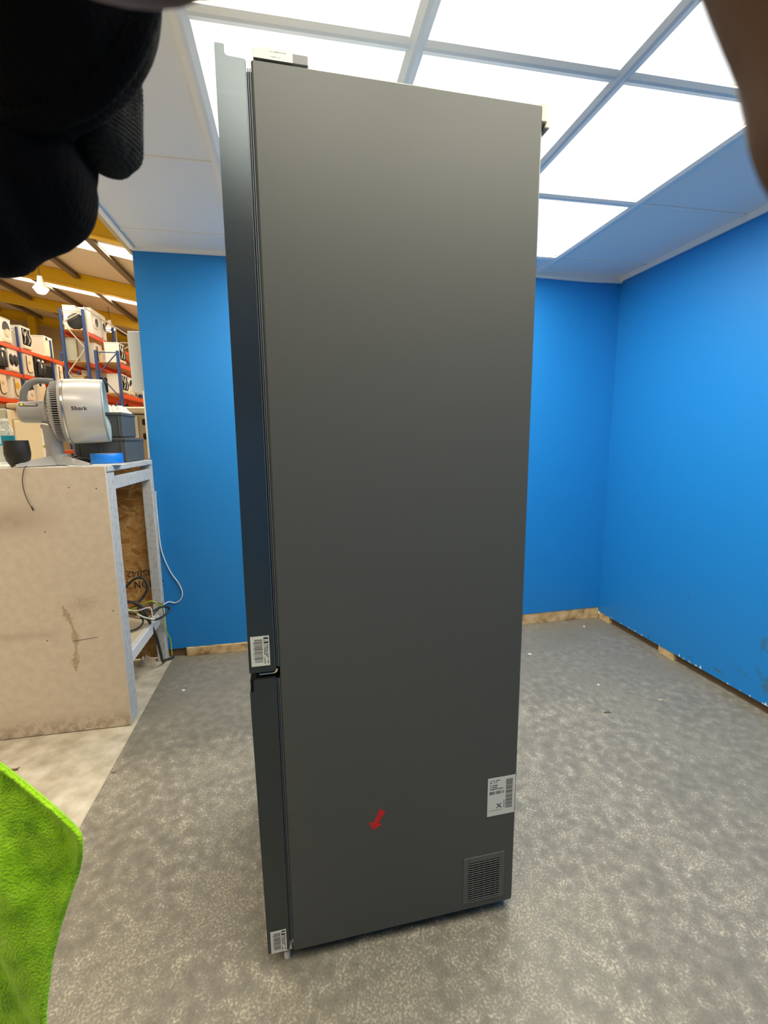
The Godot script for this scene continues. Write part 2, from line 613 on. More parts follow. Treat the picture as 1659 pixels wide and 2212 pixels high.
func build_floor() -> void:
	var fl := struct("floor", box(V(-22, -0.2, -32), V(9, 0.0, 14)), M.concrete)
	# grey floor paint of the booth, worn through to the pale slab
	var w := 1664
	var h := 1248
	var n1 := noise_bytes(w, h, noise(0.2, 4, 41))
	var n2 := noise_bytes(w, h, noise(0.03, 5, 42))
	var n3 := noise_bytes(w / 8, h / 8, noise(0.03, 4, 43))
	var n4 := noise_bytes(w, h, noise(0.35, 2, 44))
	var out := PackedByteArray()
	out.resize(w * h * 3)
	var rough := PackedByteArray()
	rough.resize(w * h)
	for y in h:
		var z := -2.85 + 2.2 * y / h
		var front := clampf((z + 2.42) / 0.5, 0.0, 1.0)
		for x in w:
			var i := y * w + x
			var xx := -0.77 + 2.9 * x / w
			var big := n3[(y >> 3) * (w >> 3) + (x >> 3)] / 255.0
			var mid := n2[i] / 255.0
			# how far the paint has worn: more towards the front and where people walk
			var worn := clampf(front * (0.62 + 0.6 * (big - 0.45)), 0.05, 1.0)
			worn *= 1.0 - 0.4 * clampf((xx - 1.2) / 0.6, 0.0, 1.0)
			var speck := n1[i] / 255.0 * 0.66 + mid * 0.34
			var k := clampf((speck - (0.79 - 0.35 * worn)) * 5.0, 0.0, 1.0)
			var dirt := clampf((big - 0.5) * 3.0, 0.0, 1.0) * clampf((mid - 0.42) * 3.0, 0.0, 1.0) * 0.35
			dirt = maxf(dirt, clampf((0.36 - n1[i] / 255.0) * 5.0, 0.0, 1.0) * 0.3)
			var g := (n4[i] - 128) / 255.0 * 0.09 + (mid - 0.5) * 0.13 + (big - 0.5) * 0.05 * front
			var r := lerpf(0.535, 0.745, k) + g
			var gg := lerpf(0.512, 0.715, k) + g
			var bb := lerpf(0.452, 0.63, k) + g * 0.9
			r = lerpf(r, 0.36, dirt)
			gg = lerpf(gg, 0.33, dirt)
			bb = lerpf(bb, 0.275, dirt)
			out[i * 3] = int(clampf(r, 0, 1) * 255)
			out[i * 3 + 1] = int(clampf(gg, 0, 1) * 255)
			out[i * 3 + 2] = int(clampf(bb, 0, 1) * 255)
			rough[i] = int(lerpf(0.42, 0.7, maxf(k, dirt)) * 255)
	var m := mat(Color.WHITE, 1.0)
	m.albedo_texture = tex_of(w, h, out)
	m.roughness_texture = ImageTexture.create_from_image(Image.create_from_data(w, h, false, Image.FORMAT_L8, rough))
	m.roughness_texture_channel = BaseMaterial3D.TEXTURE_CHANNEL_RED
	var b := Mb.new()
	var nn := Vector3.UP
	var y0 := 0.0015
	var zs := [ZB - 0.07, -0.65, 1.55, 2.4]
	for k in 3:
		var p := [V(-0.77, y0, zs[k]), V(XR + 0.08, y0, zs[k]), V(XR + 0.08, y0, zs[k + 1]), V(-0.77, y0, zs[k + 1])]
		var uv := func(a: Vector3) -> Vector2: return Vector2((a.x + 0.77) / 2.9, (a.z + 2.85) / 2.2)
		b.tri(p[0], p[1], p[2], nn, nn, nn, uv.call(p[0]), uv.call(p[1]), uv.call(p[2]))
		b.tri(p[0], p[2], p[3], nn, nn, nn, uv.call(p[0]), uv.call(p[2]), uv.call(p[3]))
	b.quad(V(-0.77, 0, ZB), V(-0.77, 0, 2.4), V(-0.77, y0, 2.4), V(-0.77, y0, ZB), Vector3.LEFT, false)
	struct("floor_paint", b, m, fl)


func label_tex(w: int, h: int, paint: Callable) -> StandardMaterial3D:
	var im := Image.create(w, h, false, Image.FORMAT_RGB8)
	im.fill(Color(0.87, 0.87, 0.82))
	paint.call(im)
	var m := mat(Color.WHITE, 0.55)
	m.albedo_texture = ImageTexture.create_from_image(im)
	return m


# rows of small print too small to read: broken strokes
func smallprint(im: Image, r: Rect2i, ink: Color, sd: int, upright := false) -> void:
	var q := RandomNumberGenerator.new()
	q.seed = sd
	var long := r.size.y if upright else r.size.x
	var p := 0
	while p < long:
		var len := q.randi_range(2, 4)
		var full := q.randf() < 0.86
		if full:
			if upright:
				im.fill_rect(Rect2i(r.position.x + q.randi_range(0, 1), r.position.y + p, r.size.x - q.randi_range(0, 2), mini(len, long - p)), ink)
			else:
				im.fill_rect(Rect2i(r.position.x + p, r.position.y + q.randi_range(0, 1), mini(len, long - p), r.size.y - q.randi_range(0, 2)), ink)
		p += len + 1


func barcode(im: Image, r: Rect2i, ink: Color, sd: int, upright: bool) -> void:
	var q := RandomNumberGenerator.new()
	q.seed = sd
	var long := r.size.y if upright else r.size.x
	var p := 0
	while p < long:
		var len := q.randi_range(1, 4)
		len = mini(len, long - p)
		if upright:
			im.fill_rect(Rect2i(r.position.x, r.position.y + p, r.size.x, len), ink)
		else:
			im.fill_rect(Rect2i(r.position.x + p, r.position.y, len, r.size.y), ink)
		p += len + q.randi_range(1, 3)


func sticker(called: String, parent: Node, m: Material, x0: float, y0: float, x1: float, y1: float, z: float, label: String) -> MeshInstance3D:
	var b := Mb.new()
	b.bx(V(x0, y0, z - 0.0006), V(x1, y1, z))
	b.quad(V(x0, y0, z + 0.0002), V(x1, y0, z + 0.0002), V(x1, y1, z + 0.0002), V(x0, y1, z + 0.0002), Vector3.BACK)
	return obj(called, b, m, parent, label)


func letters(text: String, size: float, m: Material, parent: Node, at: Vector3, roll := 0.0, bold := false, called := "lettering") -> MeshInstance3D:
	var t := TextMesh.new()
	t.text = text
	var f := SystemFont.new()
	f.font_names = PackedStringArray(["Droid Sans"])
	if bold:
		f.font_weight = 700
	t.font = f
	t.font_size = 48
	t.pixel_size = size / 48.0
	t.depth = 0.0008
	t.curve_step = 1.0
	var o := obj(called, t, m, parent)
	o.position = at
	o.rotation.z = roll
	return o


func build_fridge() -> void:
	var f := thing("fridge_freezer", "tall grey fridge freezer seen from its side, standing alone on the grey painted floor", "fridge freezer", V(-0.04964, 0.0, -0.9979), 0.02551)
	var W := 0.595
	# body: a case with rounded upright edges, folded ridges pressed in low on the side
	var b := Mb.new()
	b.bx(V(0.0, 0.035, -W), V(0.597, 2.0, 0.0), 0.004)
	var body := obj("body", b, M.inox, f)
	for k in [[0.3208, 0.5063, 0.283], [0.326, 0.4289, 0.2288], [0.331, 0.43, 0.1755], [0.336, 0.4504, 0.123]]:
		var r := Mb.new()
		r.tube([V(k[0], k[2], -0.0022), V(lerpf(k[0], k[1], 0.5), k[2], -0.0018), V(k[1], k[2], -0.0022)], 0.0022, 10, 2)
		obj("pressed_ridge", r, M.inox, body)
	# dark base under the case
	obj("plinth", box(V(0.02, 0.012, -W + 0.03), V(0.58, 0.036, -0.03), 0.003), M.black, f)
	# rear cover plate and spacer
	obj("rear_cover", box(V(0.597, 0.05, -W + 0.01), V(0.603, 1.985, -0.012), 0.002), M.dark, f)
	var sp := Mb.new()
	sp.bx(V(0.594, 1.968, -0.05), V(0.609, 2.004, -0.002), 0.002)
	sp.bx(V(0.606, 1.958, -0.05), V(0.6165, 1.972, -0.004), 0.002)
	obj("rear_spacer", sp, mat(c8(176, 172, 152), 0.5), f)
	# doors: side profile pushed across the width
	var up := Mb.new()
	var prof := PackedVector2Array([Vector2(-0.0666, 0.7915), Vector2(-0.0125, 0.7915), Vector2(-0.0085, 0.796), Vector2(-0.0085, 1.9945), Vector2(-0.011, 1.9975), Vector2(-0.041, 1.9985), Vector2(-0.0445, 2.0005), Vector2(-0.0456, 2.004), Vector2(-0.0456, 2.0155), Vector2(-0.047, 2.0167), Vector2(-0.0612, 2.0167), Vector2(-0.063, 2.0155), Vector2(-0.0638, 1.9)])
	up.prism(prof, -W + 0.001, -0.0015)
	var du := obj("upper_door", up, M.door, f)
	var lo := Mb.new()
	prof = PackedVector2Array([Vector2(-0.0612, 0.0446), Vector2(-0.0125, 0.0446), Vector2(-0.0085, 0.049), Vector2(-0.0085, 0.771), Vector2(-0.0115, 0.7742), Vector2(-0.0555, 0.7742), Vector2(-0.058, 0.7715), Vector2(-0.0586, 0.768), Vector2(-0.0586, 0.75), Vector2(-0.0598, 0.7462), Vector2(-0.063, 0.7444), Vector2(-0.0676, 0.7442), Vector2(-0.0676, 0.7)])
	lo.prism(prof, -W + 0.001, -0.0015)
	var dl := obj("lower_door", lo, M.door, f)
	obj("handle_recess", box(V(-0.066, 0.7445, -W + 0.012), V(-0.0585, 0.773, -0.008)), M.void, dl)
	obj("door_edge_strip", box(V(-0.0105, 0.80, -0.0012), V(-0.0096, 1.992, -0.0006), 0.0002), M.plastic_grey, du)
	# gaskets between the doors and the case
	for k in [[0.80, 1.985, du], [0.052, 0.768, dl]]:
		for q in [[-0.0072, -0.0048, -0.004], [-0.0034, -0.0008, -0.003]]:
			obj("gasket_lip", box(V(q[0], k[0], -W + 0.02), V(q[1], k[1], q[2]), 0.0006), M.gasket, k[2])
		obj("gasket", box(V(-0.0084, k[0], -W + 0.02), V(0.0, k[1], -0.013)), M.void, k[2])
	# hinges
	var hc := obj("hinge_cover", box(V(0.0045, 2.0005, -0.12), V(0.1055, 2.0195, -0.001), 0.002), M.plastic_grey, f)
	var lt := label_tex(360, 96, func(im: Image) -> void:
		im.fill(Color(0.72, 0.72, 0.68))
		smallprint(im, Rect2i(150, 20, 150, 10), Color(0.3, 0.27, 0.27), 4)
		smallprint(im, Rect2i(150, 66, 90, 9), Color(0.3, 0.28, 0.28), 5))
	sticker("label", hc, lt, 0.005, 2.0015, 0.0765, 2.0195, 0.0002, "white paper label with faint small print")
	var hb := Mb.new()
	hb.tube([V(-0.046, 0.7825, -0.012), V(-0.02, 0.7825, -0.012), V(-0.012, 0.784, -0.01), V(-0.0075, 0.788, -0.008), V(-0.006, 0.795, -0.008)], 0.0028, 10, 5)
	hb.bx(V(-0.046, 0.7805, -0.05), V(-0.01, 0.7838, -0.014), 0.0006)
	obj("hinge_bracket", hb, M.chrome, f, "silver middle hinge bracket")
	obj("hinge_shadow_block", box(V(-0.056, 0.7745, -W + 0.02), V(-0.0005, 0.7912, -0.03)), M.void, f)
	hb = Mb.new()
	hb.bx(V(-0.012, 0.036, -0.03), V(-0.002, 0.062, -0.006), 0.002)
	hb.bx(V(-0.004, 0.06, -0.012), V(0.002, 0.07, -0.002), 0.002)
	obj("hinge_bracket", hb, M.chrome, f)
	# feet
	for p in [V(-0.016, 0, -0.02), V(-0.016, 0, -W + 0.02), V(0.56, 0, -0.04), V(0.56, 0, -W + 0.04)]:
		var ft := Mb.new()
		ft.xf = Transform3D(Basis(), p)
		ft.lathe([Vector2(0.0, 0.0), Vector2(0.007, 0.0), Vector2(0.0075, 0.002), Vector2(0.0075, 0.022), Vector2(0.004, 0.023), Vector2(0.004, 0.046), Vector2(0.0, 0.046)], 20)
		obj("foot", ft, M.white if p.x < 0 else M.black, f)
	# vent grille
	var fr := Mb.new()
	var x0 := 0.4506
	var x1 := 0.569
	var y0 := 0.057
	var y1 := 0.1982
	var ix0 := 0.4655
	var ix1 := 0.5545
	var iy0 := 0.0635
	var iy1 := 0.1812
	for r in [[x0, y0, ix0, y1], [ix1, y0, x1, y1], [ix0, y0, ix1, iy0], [ix0, iy1, ix1, y1]]:
		fr.bx(V(r[0], r[1], -0.001), V(r[2], r[3], 0.0022), 0.0008)
	var vent := obj("vent_grille", fr, M.vent, f)
	obj("vent_hollow", box(V(ix0 - 0.001, iy0 - 0.001, -0.0005), V(ix1 + 0.001, iy1 + 0.001, 0.0004)), M.void, vent)
	for k in 17:
		var y := lerpf(iy0 + 0.004, iy1 - 0.004, k / 16.0)
		var s := Mb.new()
		s.xf = Transform3D(Basis(Vector3.RIGHT, 0.5), V(0, y, 0.0016))
		s.bx(V(ix0, -0.0010, -0.0010), V(ix1, 0.0010, 0.0010), 0.0004)
		obj("vent_slat", s, M.vent, vent)
	for k in 5:
		var x := lerpf(ix0, ix1, (k + 0.72) / 5.35)
		obj("vent_rib", box(V(x, iy0, 0.0), V(x + 0.0012, iy1, 0.0007), 0.0002), M.vent, vent)
	# stickers
	var rt := label_tex(210, 300, func(im: Image) -> void:
		var ink := Color(0.22, 0.2, 0.24)
		for k in 5:
			smallprint(im, Rect2i(16, 18 + k * 15 + (6 if k > 1 else 0), [78, 50, 60, 60, 104][k], 10), ink, 10 + k)
		barcode(im, Rect2i(14, 106, 110, 24), ink, 3, false)
		barcode(im, Rect2i(138, 24, 52, 230), Color(0.15, 0.14, 0.18), 4, true)
		smallprint(im, Rect2i(124, 180, 7, 66), ink, 6, true)
		for k in 40:
			im.fill_rect(Rect2i(70 + k * 34 / 40, 206 + k * 34 / 40, 7, 5), ink)
			im.fill_rect(Rect2i(102 - k * 34 / 40, 206 + k * 34 / 40, 6, 5), ink)
		smallprint(im, Rect2i(16, 254, 100, 6), Color(0.4, 0.4, 0.42), 8))
	sticker("rating_label", f, rt, 0.5145, 0.3123, 0.5928, 0.4243, 0.0008, "white rating label with barcodes near the rear edge")
	var ar := Mb.new()
	ar.prism(PackedVector2Array([Vector2(0.2247, 0.3941), Vector2(0.2096, 0.3584), Vector2(0.1973, 0.3640), Vector2(0.2064, 0.339), Vector2(0.2302, 0.3511), Vector2(0.2203, 0.3545), Vector2(0.2388, 0.3850)]), -0.0002, 0.0008)
	obj("arrow_sticker", ar, M.red, f, "small red arrow sticker pointing down to the left")
	for k in [["R", -0.0606, -0.0203, 0.8076, 0.8775, du], ["F", -0.0535, -0.0155, 0.0448, 0.108, dl]]:
		var tm := label_tex(120, 208, func(im: Image) -> void:
			var ink := Color(0.16, 0.14, 0.17)
			barcode(im, Rect2i(24, 22, 52, 160), Color(0.24, 0.22, 0.24), 21 if k[0] == "R" else 22, true)
			smallprint(im, Rect2i(16, 40, 6, 126), Color(0.45, 0.43, 0.42), 9, true)
			for c in 3:
				smallprint(im, Rect2i(84 + c * 10, 58, 7, [138, 86, 136][c]), ink, 12 + c, true)
			im.fill_rect(Rect2i(84, 10, 30, 42), Color(0.06, 0.03, 0.08)))
		var st := sticker("door_label", k[5], tm, k[1], k[3], k[2], k[4], 0.0002, "white barcode sticker with a letter %s in a black square" % k[0])
		var w: float = k[2] - k[1]
		var h: float = k[4] - k[3]
		letters(k[0], 0.0125, M.paper, st, V(k[1] + w * 0.822, k[3] + h * 0.85, 0.0004), -PI / 2, true)


func roof_y(x: float) -> float:
	return 5.917 - 0.183 * x


func build_warehouse() -> void:
	# shell
	struct("wall_far", box(V(-22, 0, -32.2), V(9, 10.2, -32.0)), M.tan)
	struct("wall_left", box(V(-22.2, 0, -32.2), V(-22, 10.4, 14.2)), M.tan)
	struct("wall_near", box(V(-22, 0, 14.0), V(9, 10.2, 14.2)), M.tan)
	struct("wall_side", box(V(9.0, 0, -32.2), V(9.2, 10.2, 14.2)), M.tan)
	var far := get_node("wall_far")
	for k in 26:
		var x := -13.0 + k * 0.5
		struct("cladding_sheet", box(V(x, 0.0, -31.99), V(x + 0.44, 5.4, -31.93), 0.01), M.cream, far)
	var b := Mb.new()
	b.prism(PackedVector2Array([Vector2(-22.2, roof_y(-22.2)), Vector2(9.2, roof_y(9.2)), Vector2(9.2, roof_y(9.2) + 0.15), Vector2(-22.2, roof_y(-22.2) + 0.15)]), -32.2, 14.2)
	var roof := struct("roof", b, M.roof)
	# yellow steel rafters with flanges
	for z in [-31.4, -25.9, -19.55, -13.4, -7.2, -1.0, 5.2, 11.4]:
		var m := Mb.new()
		for q in [[0.0, 0.03, 0.11], [0.03, 0.47, 0.012], [0.47, 0.5, 0.11]]:
			var p := PackedVector2Array()
			for s in [[-21.9, q[0]], [8.9, q[0]], [8.9, q[1]], [-21.9, q[1]]]:
				p.append(Vector2(s[0], roof_y(s[0]) - s[1] - 0.015))
			m.prism(p, z - q[2], z + q[2])
		var r := struct("roof_beam", m, M.yellow)
		r.set_meta("label", "yellow steel roof beam of the warehouse")
	var post := struct("column", box(V(-14.6, 0, -31.3), V(-14.2, 8.4, -31.0), 0.02), M.yellow)
	post.set_meta("label", "yellow steel column at the far end of the warehouse")
	# purlins
	for x in [-18.2, -16.1, -14.0, -11.9, -9.6, -7.4, -5.25, -3.1, -1.0, 1.1, 3.2, 5.3, 7.4]:
		var m := Mb.new()
		var y := roof_y(x)
		m.bx(V(x - 0.04, y - 0.17, -31.9), V(x + 0.04, y + 0.02, 13.9), 0.01)
		m.bx(V(x - 0.09, y - 0.18, -31.9), V(x + 0.09, y - 0.165, 13.9))
		struct("roof_purlin", m, M.purlin, roof)
	# rooflights: strips of glazing between the rafters
	var gm := glow(c8(255, 250, 238), 1.6)
	var n := 0
	for z in [-22.2, -15.8, -9.6, -3.4, 2.8]:
		n += 1
		var w := Node3D.new()
		w.name = "window_%d" % n
		add_child(w)
		w.set_meta("kind", "structure")
		for k in 11:
			var x0 := -18.1 + k * 2.12
			var p := PackedVector2Array()
			for s in [[x0, 0.035], [x0 + 2.0, 0.035], [x0 + 2.0, 0.01], [x0, 0.01]]:
				p.append(Vector2(s[0], roof_y(s[0]) - s[1]))
			var m := Mb.new()
			m.prism(p, z - 0.42, z + 0.42)
			obj("pane", m, gm, w)
		var l := area("daylight", w, V(-6.5, roof_y(-6.5) - 0.06, z), Vector2(23.0, 0.8), STRIP * 1.3, c8(255, 243, 222))
		l.basis = Basis(Vector3.BACK, -atan(0.183)) * Basis(Vector3.RIGHT, -PI / 2)
	# hanging lamps
	for p in [[V(-7.51, 6.0, -17.0), "round bright lamp hanging under the yellow beam above the left rack"], [V(-7.97, 6.35, -24.0), "round bright lamp far back behind the rack guard rail"]]:
		var t := thing("hanging_lamp", p[1], "lamp", p[0])
		var s := Mb.new()
		s.lathe([Vector2(0.0, 0.36), Vector2(0.07, 0.36), Vector2(0.09, 0.2), Vector2(0.2, 0.04), Vector2(0.215, 0.0), Vector2(0.2, 0.01), Vector2(0.08, 0.19), Vector2(0.0, 0.2)], 24)
		obj("lamp_shade", s, M.galv, t)
		var bl := Mb.new()
		bl.lathe([Vector2(0, -0.17), Vector2(0.11, -0.14), Vector2(0.18, -0.05), Vector2(0.19, 0.02), Vector2(0.1, 0.13), Vector2(0.0, 0.15)], 20)
		obj("bulb", bl, glow(c8(255, 238, 220), 5.0), t)
		var rod := Mb.new()
		rod.tube([V(0, 0.35, 0), V(0, roof_y(p[0].x) - p[0].y - 0.1, 0)], 0.012, 8, 1)
		obj("rod", rod, M.dark, t)
		var l := OmniLight3D.new()
		l.name = "lamp_light"
		l.light_energy = 6.0
		l.light_color = c8(255, 226, 190)
		l.light_size = 0.1
		l.omni_range = 40.0
		l.omni_attenuation = 2.0
		l.shadow_enabled = true
		t.add_child(l)
	# white boarding behind the free end of the blue wall
	struct("trim_6", box(V(-0.885, 1.575, -3.03), V(-0.78, 1.91, -2.918), 0.003), M.white)


func rack(called: String, label: String, x0: float, x1: float, zs: Array, levels: Array, top: float) -> void:
	var t := thing(called, label, "pallet rack", V(0, 0, 0))
	for z in zs:
		for x in [x0, x1]:
			var m := Mb.new()
			m.bx(V(x - 0.04, 0.0, z - 0.035), V(x + 0.04, top, z - 0.03))
			m.bx(V(x - 0.04, 0.0, z - 0.035), V(x - 0.035, top, z + 0.035))
			m.bx(V(x + 0.035, 0.0, z - 0.035), V(x + 0.04, top, z + 0.035))
			m.bx(V(x - 0.04, 0.0, z + 0.03), V(x + 0.04, top, z + 0.035))
			m.bx(V(x - 0.06, 0.0, z - 0.06), V(x + 0.06, 0.01, z + 0.06))
			obj("upright", m, M.rack_blue, t)
		var k := 0
		var y := 0.35
		while y < top - 0.2:
			var b := Mb.new()
			var y2 := minf(y + 0.78, top - 0.08)
			if k % 2 == 0:
				b.bar(V(x0 + 0.03, y, z), V(x1 - 0.03, y2, z), 0.03, 0.03)
			else:
				b.bar(V(x1 - 0.03, y, z), V(x0 + 0.03, y2, z), 0.03, 0.03)
			obj("brace", b, M.rack_blue if called == "low_rack" else M.galv, t)
			y = y2
			k += 1
		var c := Mb.new()
		c.bar(V(x0 + 0.03, top - 0.06, z), V(x1 - 0.03, top - 0.06, z), 0.03, 0.03)
		obj("brace", c, M.rack_blue if called == "low_rack" else M.galv, t)
	for i in zs.size() - 1:
		for y in levels:
			for x in [x0, x1]:
				var m := Mb.new()
				m.bx(V(x - 0.025, y - 0.15, zs[i + 1] + 0.04), V(x + 0.025, y - 0.02, zs[i] - 0.04), 0.004)
				m.bx(V(x - 0.045, y - 0.19, zs[i] - 0.045), V(x + 0.045, y - 0.01, zs[i] - 0.038))
				m.bx(V(x - 0.045, y - 0.19, zs[i + 1] + 0.038), V(x + 0.045, y - 0.01, zs[i + 1] + 0.045))
				obj("beam", m, M.orange, t)
			obj("shelf_board", box(V(x0 + 0.03, y - 0.02, zs[i + 1] + 0.02), V(x1 - 0.03, y, zs[i] - 0.02), 0.003), M.board, t)


func build_racks() -> void:
	rack("long_rack", "long orange and blue pallet rack farthest left, loaded with old washing machines", -10.66, -10.0, [-17.9, -20.4, -22.85, -25.3, -27.8], [0.91, 1.89, 2.87, 3.85, 4.83], 5.55)
	rack("tall_rack", "tallest blue and orange pallet rack, end frame facing the camera above the desk fan", -7.05, -6.40, [-17.0, -19.5, -22.0, -24.5], [0.91, 1.89, 2.87, 3.85, 4.83], 5.44)
	rack("low_rack", "shorter blue and orange pallet rack nearest the blue wall, with crossed blue braces", -6.15, -5.50, [-17.0, -19.5, -22.0], [0.91, 1.89, 2.87, 3.85], 4.2)
	# guard rail along the top of the tall rack
	var t := thing("guard_rail", "thin white guard rail running along the top of the tallest rack", "guard rail", V(-6.36, 0, 0))
	for k in 6:
		var z := -17.1 - k * 1.3
		obj("post", box(V(-0.015, 4.2, z - 0.015), V(0.015, 5.5, z + 0.015), 0.003), M.galv, t)
	obj("rail", box(V(-0.018, 5.48, -23.7), V(0.018, 5.52, -17.0), 0.004), M.galv, t)
	# machines: [rack, level, z near end, style, width, height, label]
	var turn := PI / 2
	var A := -10.02
	var B := -6.42
	var C := -5.52
	var list := [
		[A, 4.83, -19.78, "arch", 0.62, 0.88, "white machine with dark arched back, first on the long rack's top shelf"],
		[A, 4.83, -21.06, "coil", 0.66, 0.86, "white framed machine with black coiled back, second on the long rack's top shelf"],
		[A, 4.83, -22.78, "notch", 0.68, 0.84, "wide pale washing machine with notched back, third on the long rack's top shelf"],
		[A, 3.85, -19.2, "compressor", 0.5, 0.82, "black backed fridge with two cylinders, first on the long rack's middle shelf"],
		[A, 3.85, -20.0, "lobes", 0.6, 0.84, "machine with two dark lobes on its back, long rack's middle shelf"],
		[A, 3.85, -21.03, "hose", 0.66, 0.86, "cream machine with a looped hose on its back, long rack's middle shelf"],
		[A, 3.85, -21.84, "compressor", 0.62, 0.8, "pair of black fridge backs with white caps, beside the cream hose machine"],
		[A, 3.85, -22.62, "dark", 0.55, 0.6, "low black appliance in shade on the long rack's middle shelf"],
		[A, 3.85, -23.55, "hose", 0.5, 0.84, "narrow cream machine at the far end of the long rack's middle shelf"],
		[A, 2.87, -19.1, "hose", 0.6, 0.86, "white machine with curling dark hose, first on the long rack's lower shelf"],
		[A, 2.87, -20.0, "disc", 0.6, 0.86, "white machine with a yellow disc on its back, long rack's lower shelf"],
		[A, 2.87, -20.97, "arch", 0.5, 0.8, "small white machine seen inside the loop of the fan handle, tilted arch back"],
		[A, 2.87, -21.82, "notch", 0.6, 0.84, "pale machine with a dark round notch, right inside the fan handle's loop"],
		[B, 4.83, -18.0, "front", 0.6, 0.84, "white front loading washer with round dark door, behind the tallest rack's upright"],
		[B, 4.83, -18.63, "front", 0.6, 0.84, "second white front loading washer along the tallest rack's top shelf"],
		[B, 3.85, -18.05, "hose", 0.62, 0.72, "white cooker with grey panel, behind the short rack's left upright"],
		[B, 3.85, -18.8, "notch", 0.6, 0.62, "low white machine deeper on the tallest rack's second shelf"],
		[B, 2.87, -18.3, "front", 0.6, 0.84, "shaded white washer deep on the tallest rack's third shelf"],
		[C, 3.85, -17.5, "coil", 0.5, 0.66, "stainless cabinet with black coil back, on top of the short rack"],
		[C, 2.87, -17.5, "coil", 0.56, 0.64, "white machine with open dark back, short rack's middle shelf"],
		[C, 2.87, -18.18, "arch", 0.58, 0.62, "second white machine with wiring, short rack's middle shelf beside the blue wall"],
		[C, 1.89, -18.1, "coil", 0.56, 0.3, "low white machine under the short rack's lowest visible beam"],
	]
	for q in list:
		machine(V(q[0] - (0.23 if q[0] == C else 0.3), q[1], q[2]), turn, q[4], q[5], 0.44 if q[0] == C else 0.58, q[3], q[6])
	# pieces that face the camera at the end frames
	machine(V(-6.86, 4.83, -17.4), 0.0, 0.36, 0.76, 0.48, "carton", "tall white carton with two taped bands, on the tallest rack's top shelf")
	machine(V(-6.90, 3.85, -17.36), 0.0, 0.47, 0.72, 0.58, "plain", "grey green steel cabinet filling the tallest rack's second shelf")
	machine(V(-6.80, 2.87, -17.4), 0.0, 0.5, 0.56, 0.58, "plain", "tan carton just above the fan's drum, tallest rack's third shelf")
	machine(V(-6.1, 2.87, -17.36), 0.0, 0.2, 0.5, 0.5, "dark", "black flat appliance behind the short rack's left crossed brace")
	machine(V(-5.86, 1.89, -17.36), 0.0, 0.48, 0.26, 0.58, "carton", "low white carton on the short rack, behind the white plastic sheet")
	var ty := Mb.new()
	ty.xf = Transform3D(Basis(Vector3.RIGHT, PI / 2), V(0, 0.25, 0))
	ty.lathe([Vector2(0.02, -0.02), Vector2(0.23, -0.03), Vector2(0.25, -0.015), Vector2(0.25, 0.015), Vector2(0.23, 0.03), Vector2(0.02, 0.02), Vector2(0.02, -0.02)], 28)
	var tyre := obj("drum_ring", ty, M.dark)
	tyre.position = V(-6.66, 4.83, -17.08)
	tag(tyre, "dark round drum ring standing beside the taped white carton", "drum")


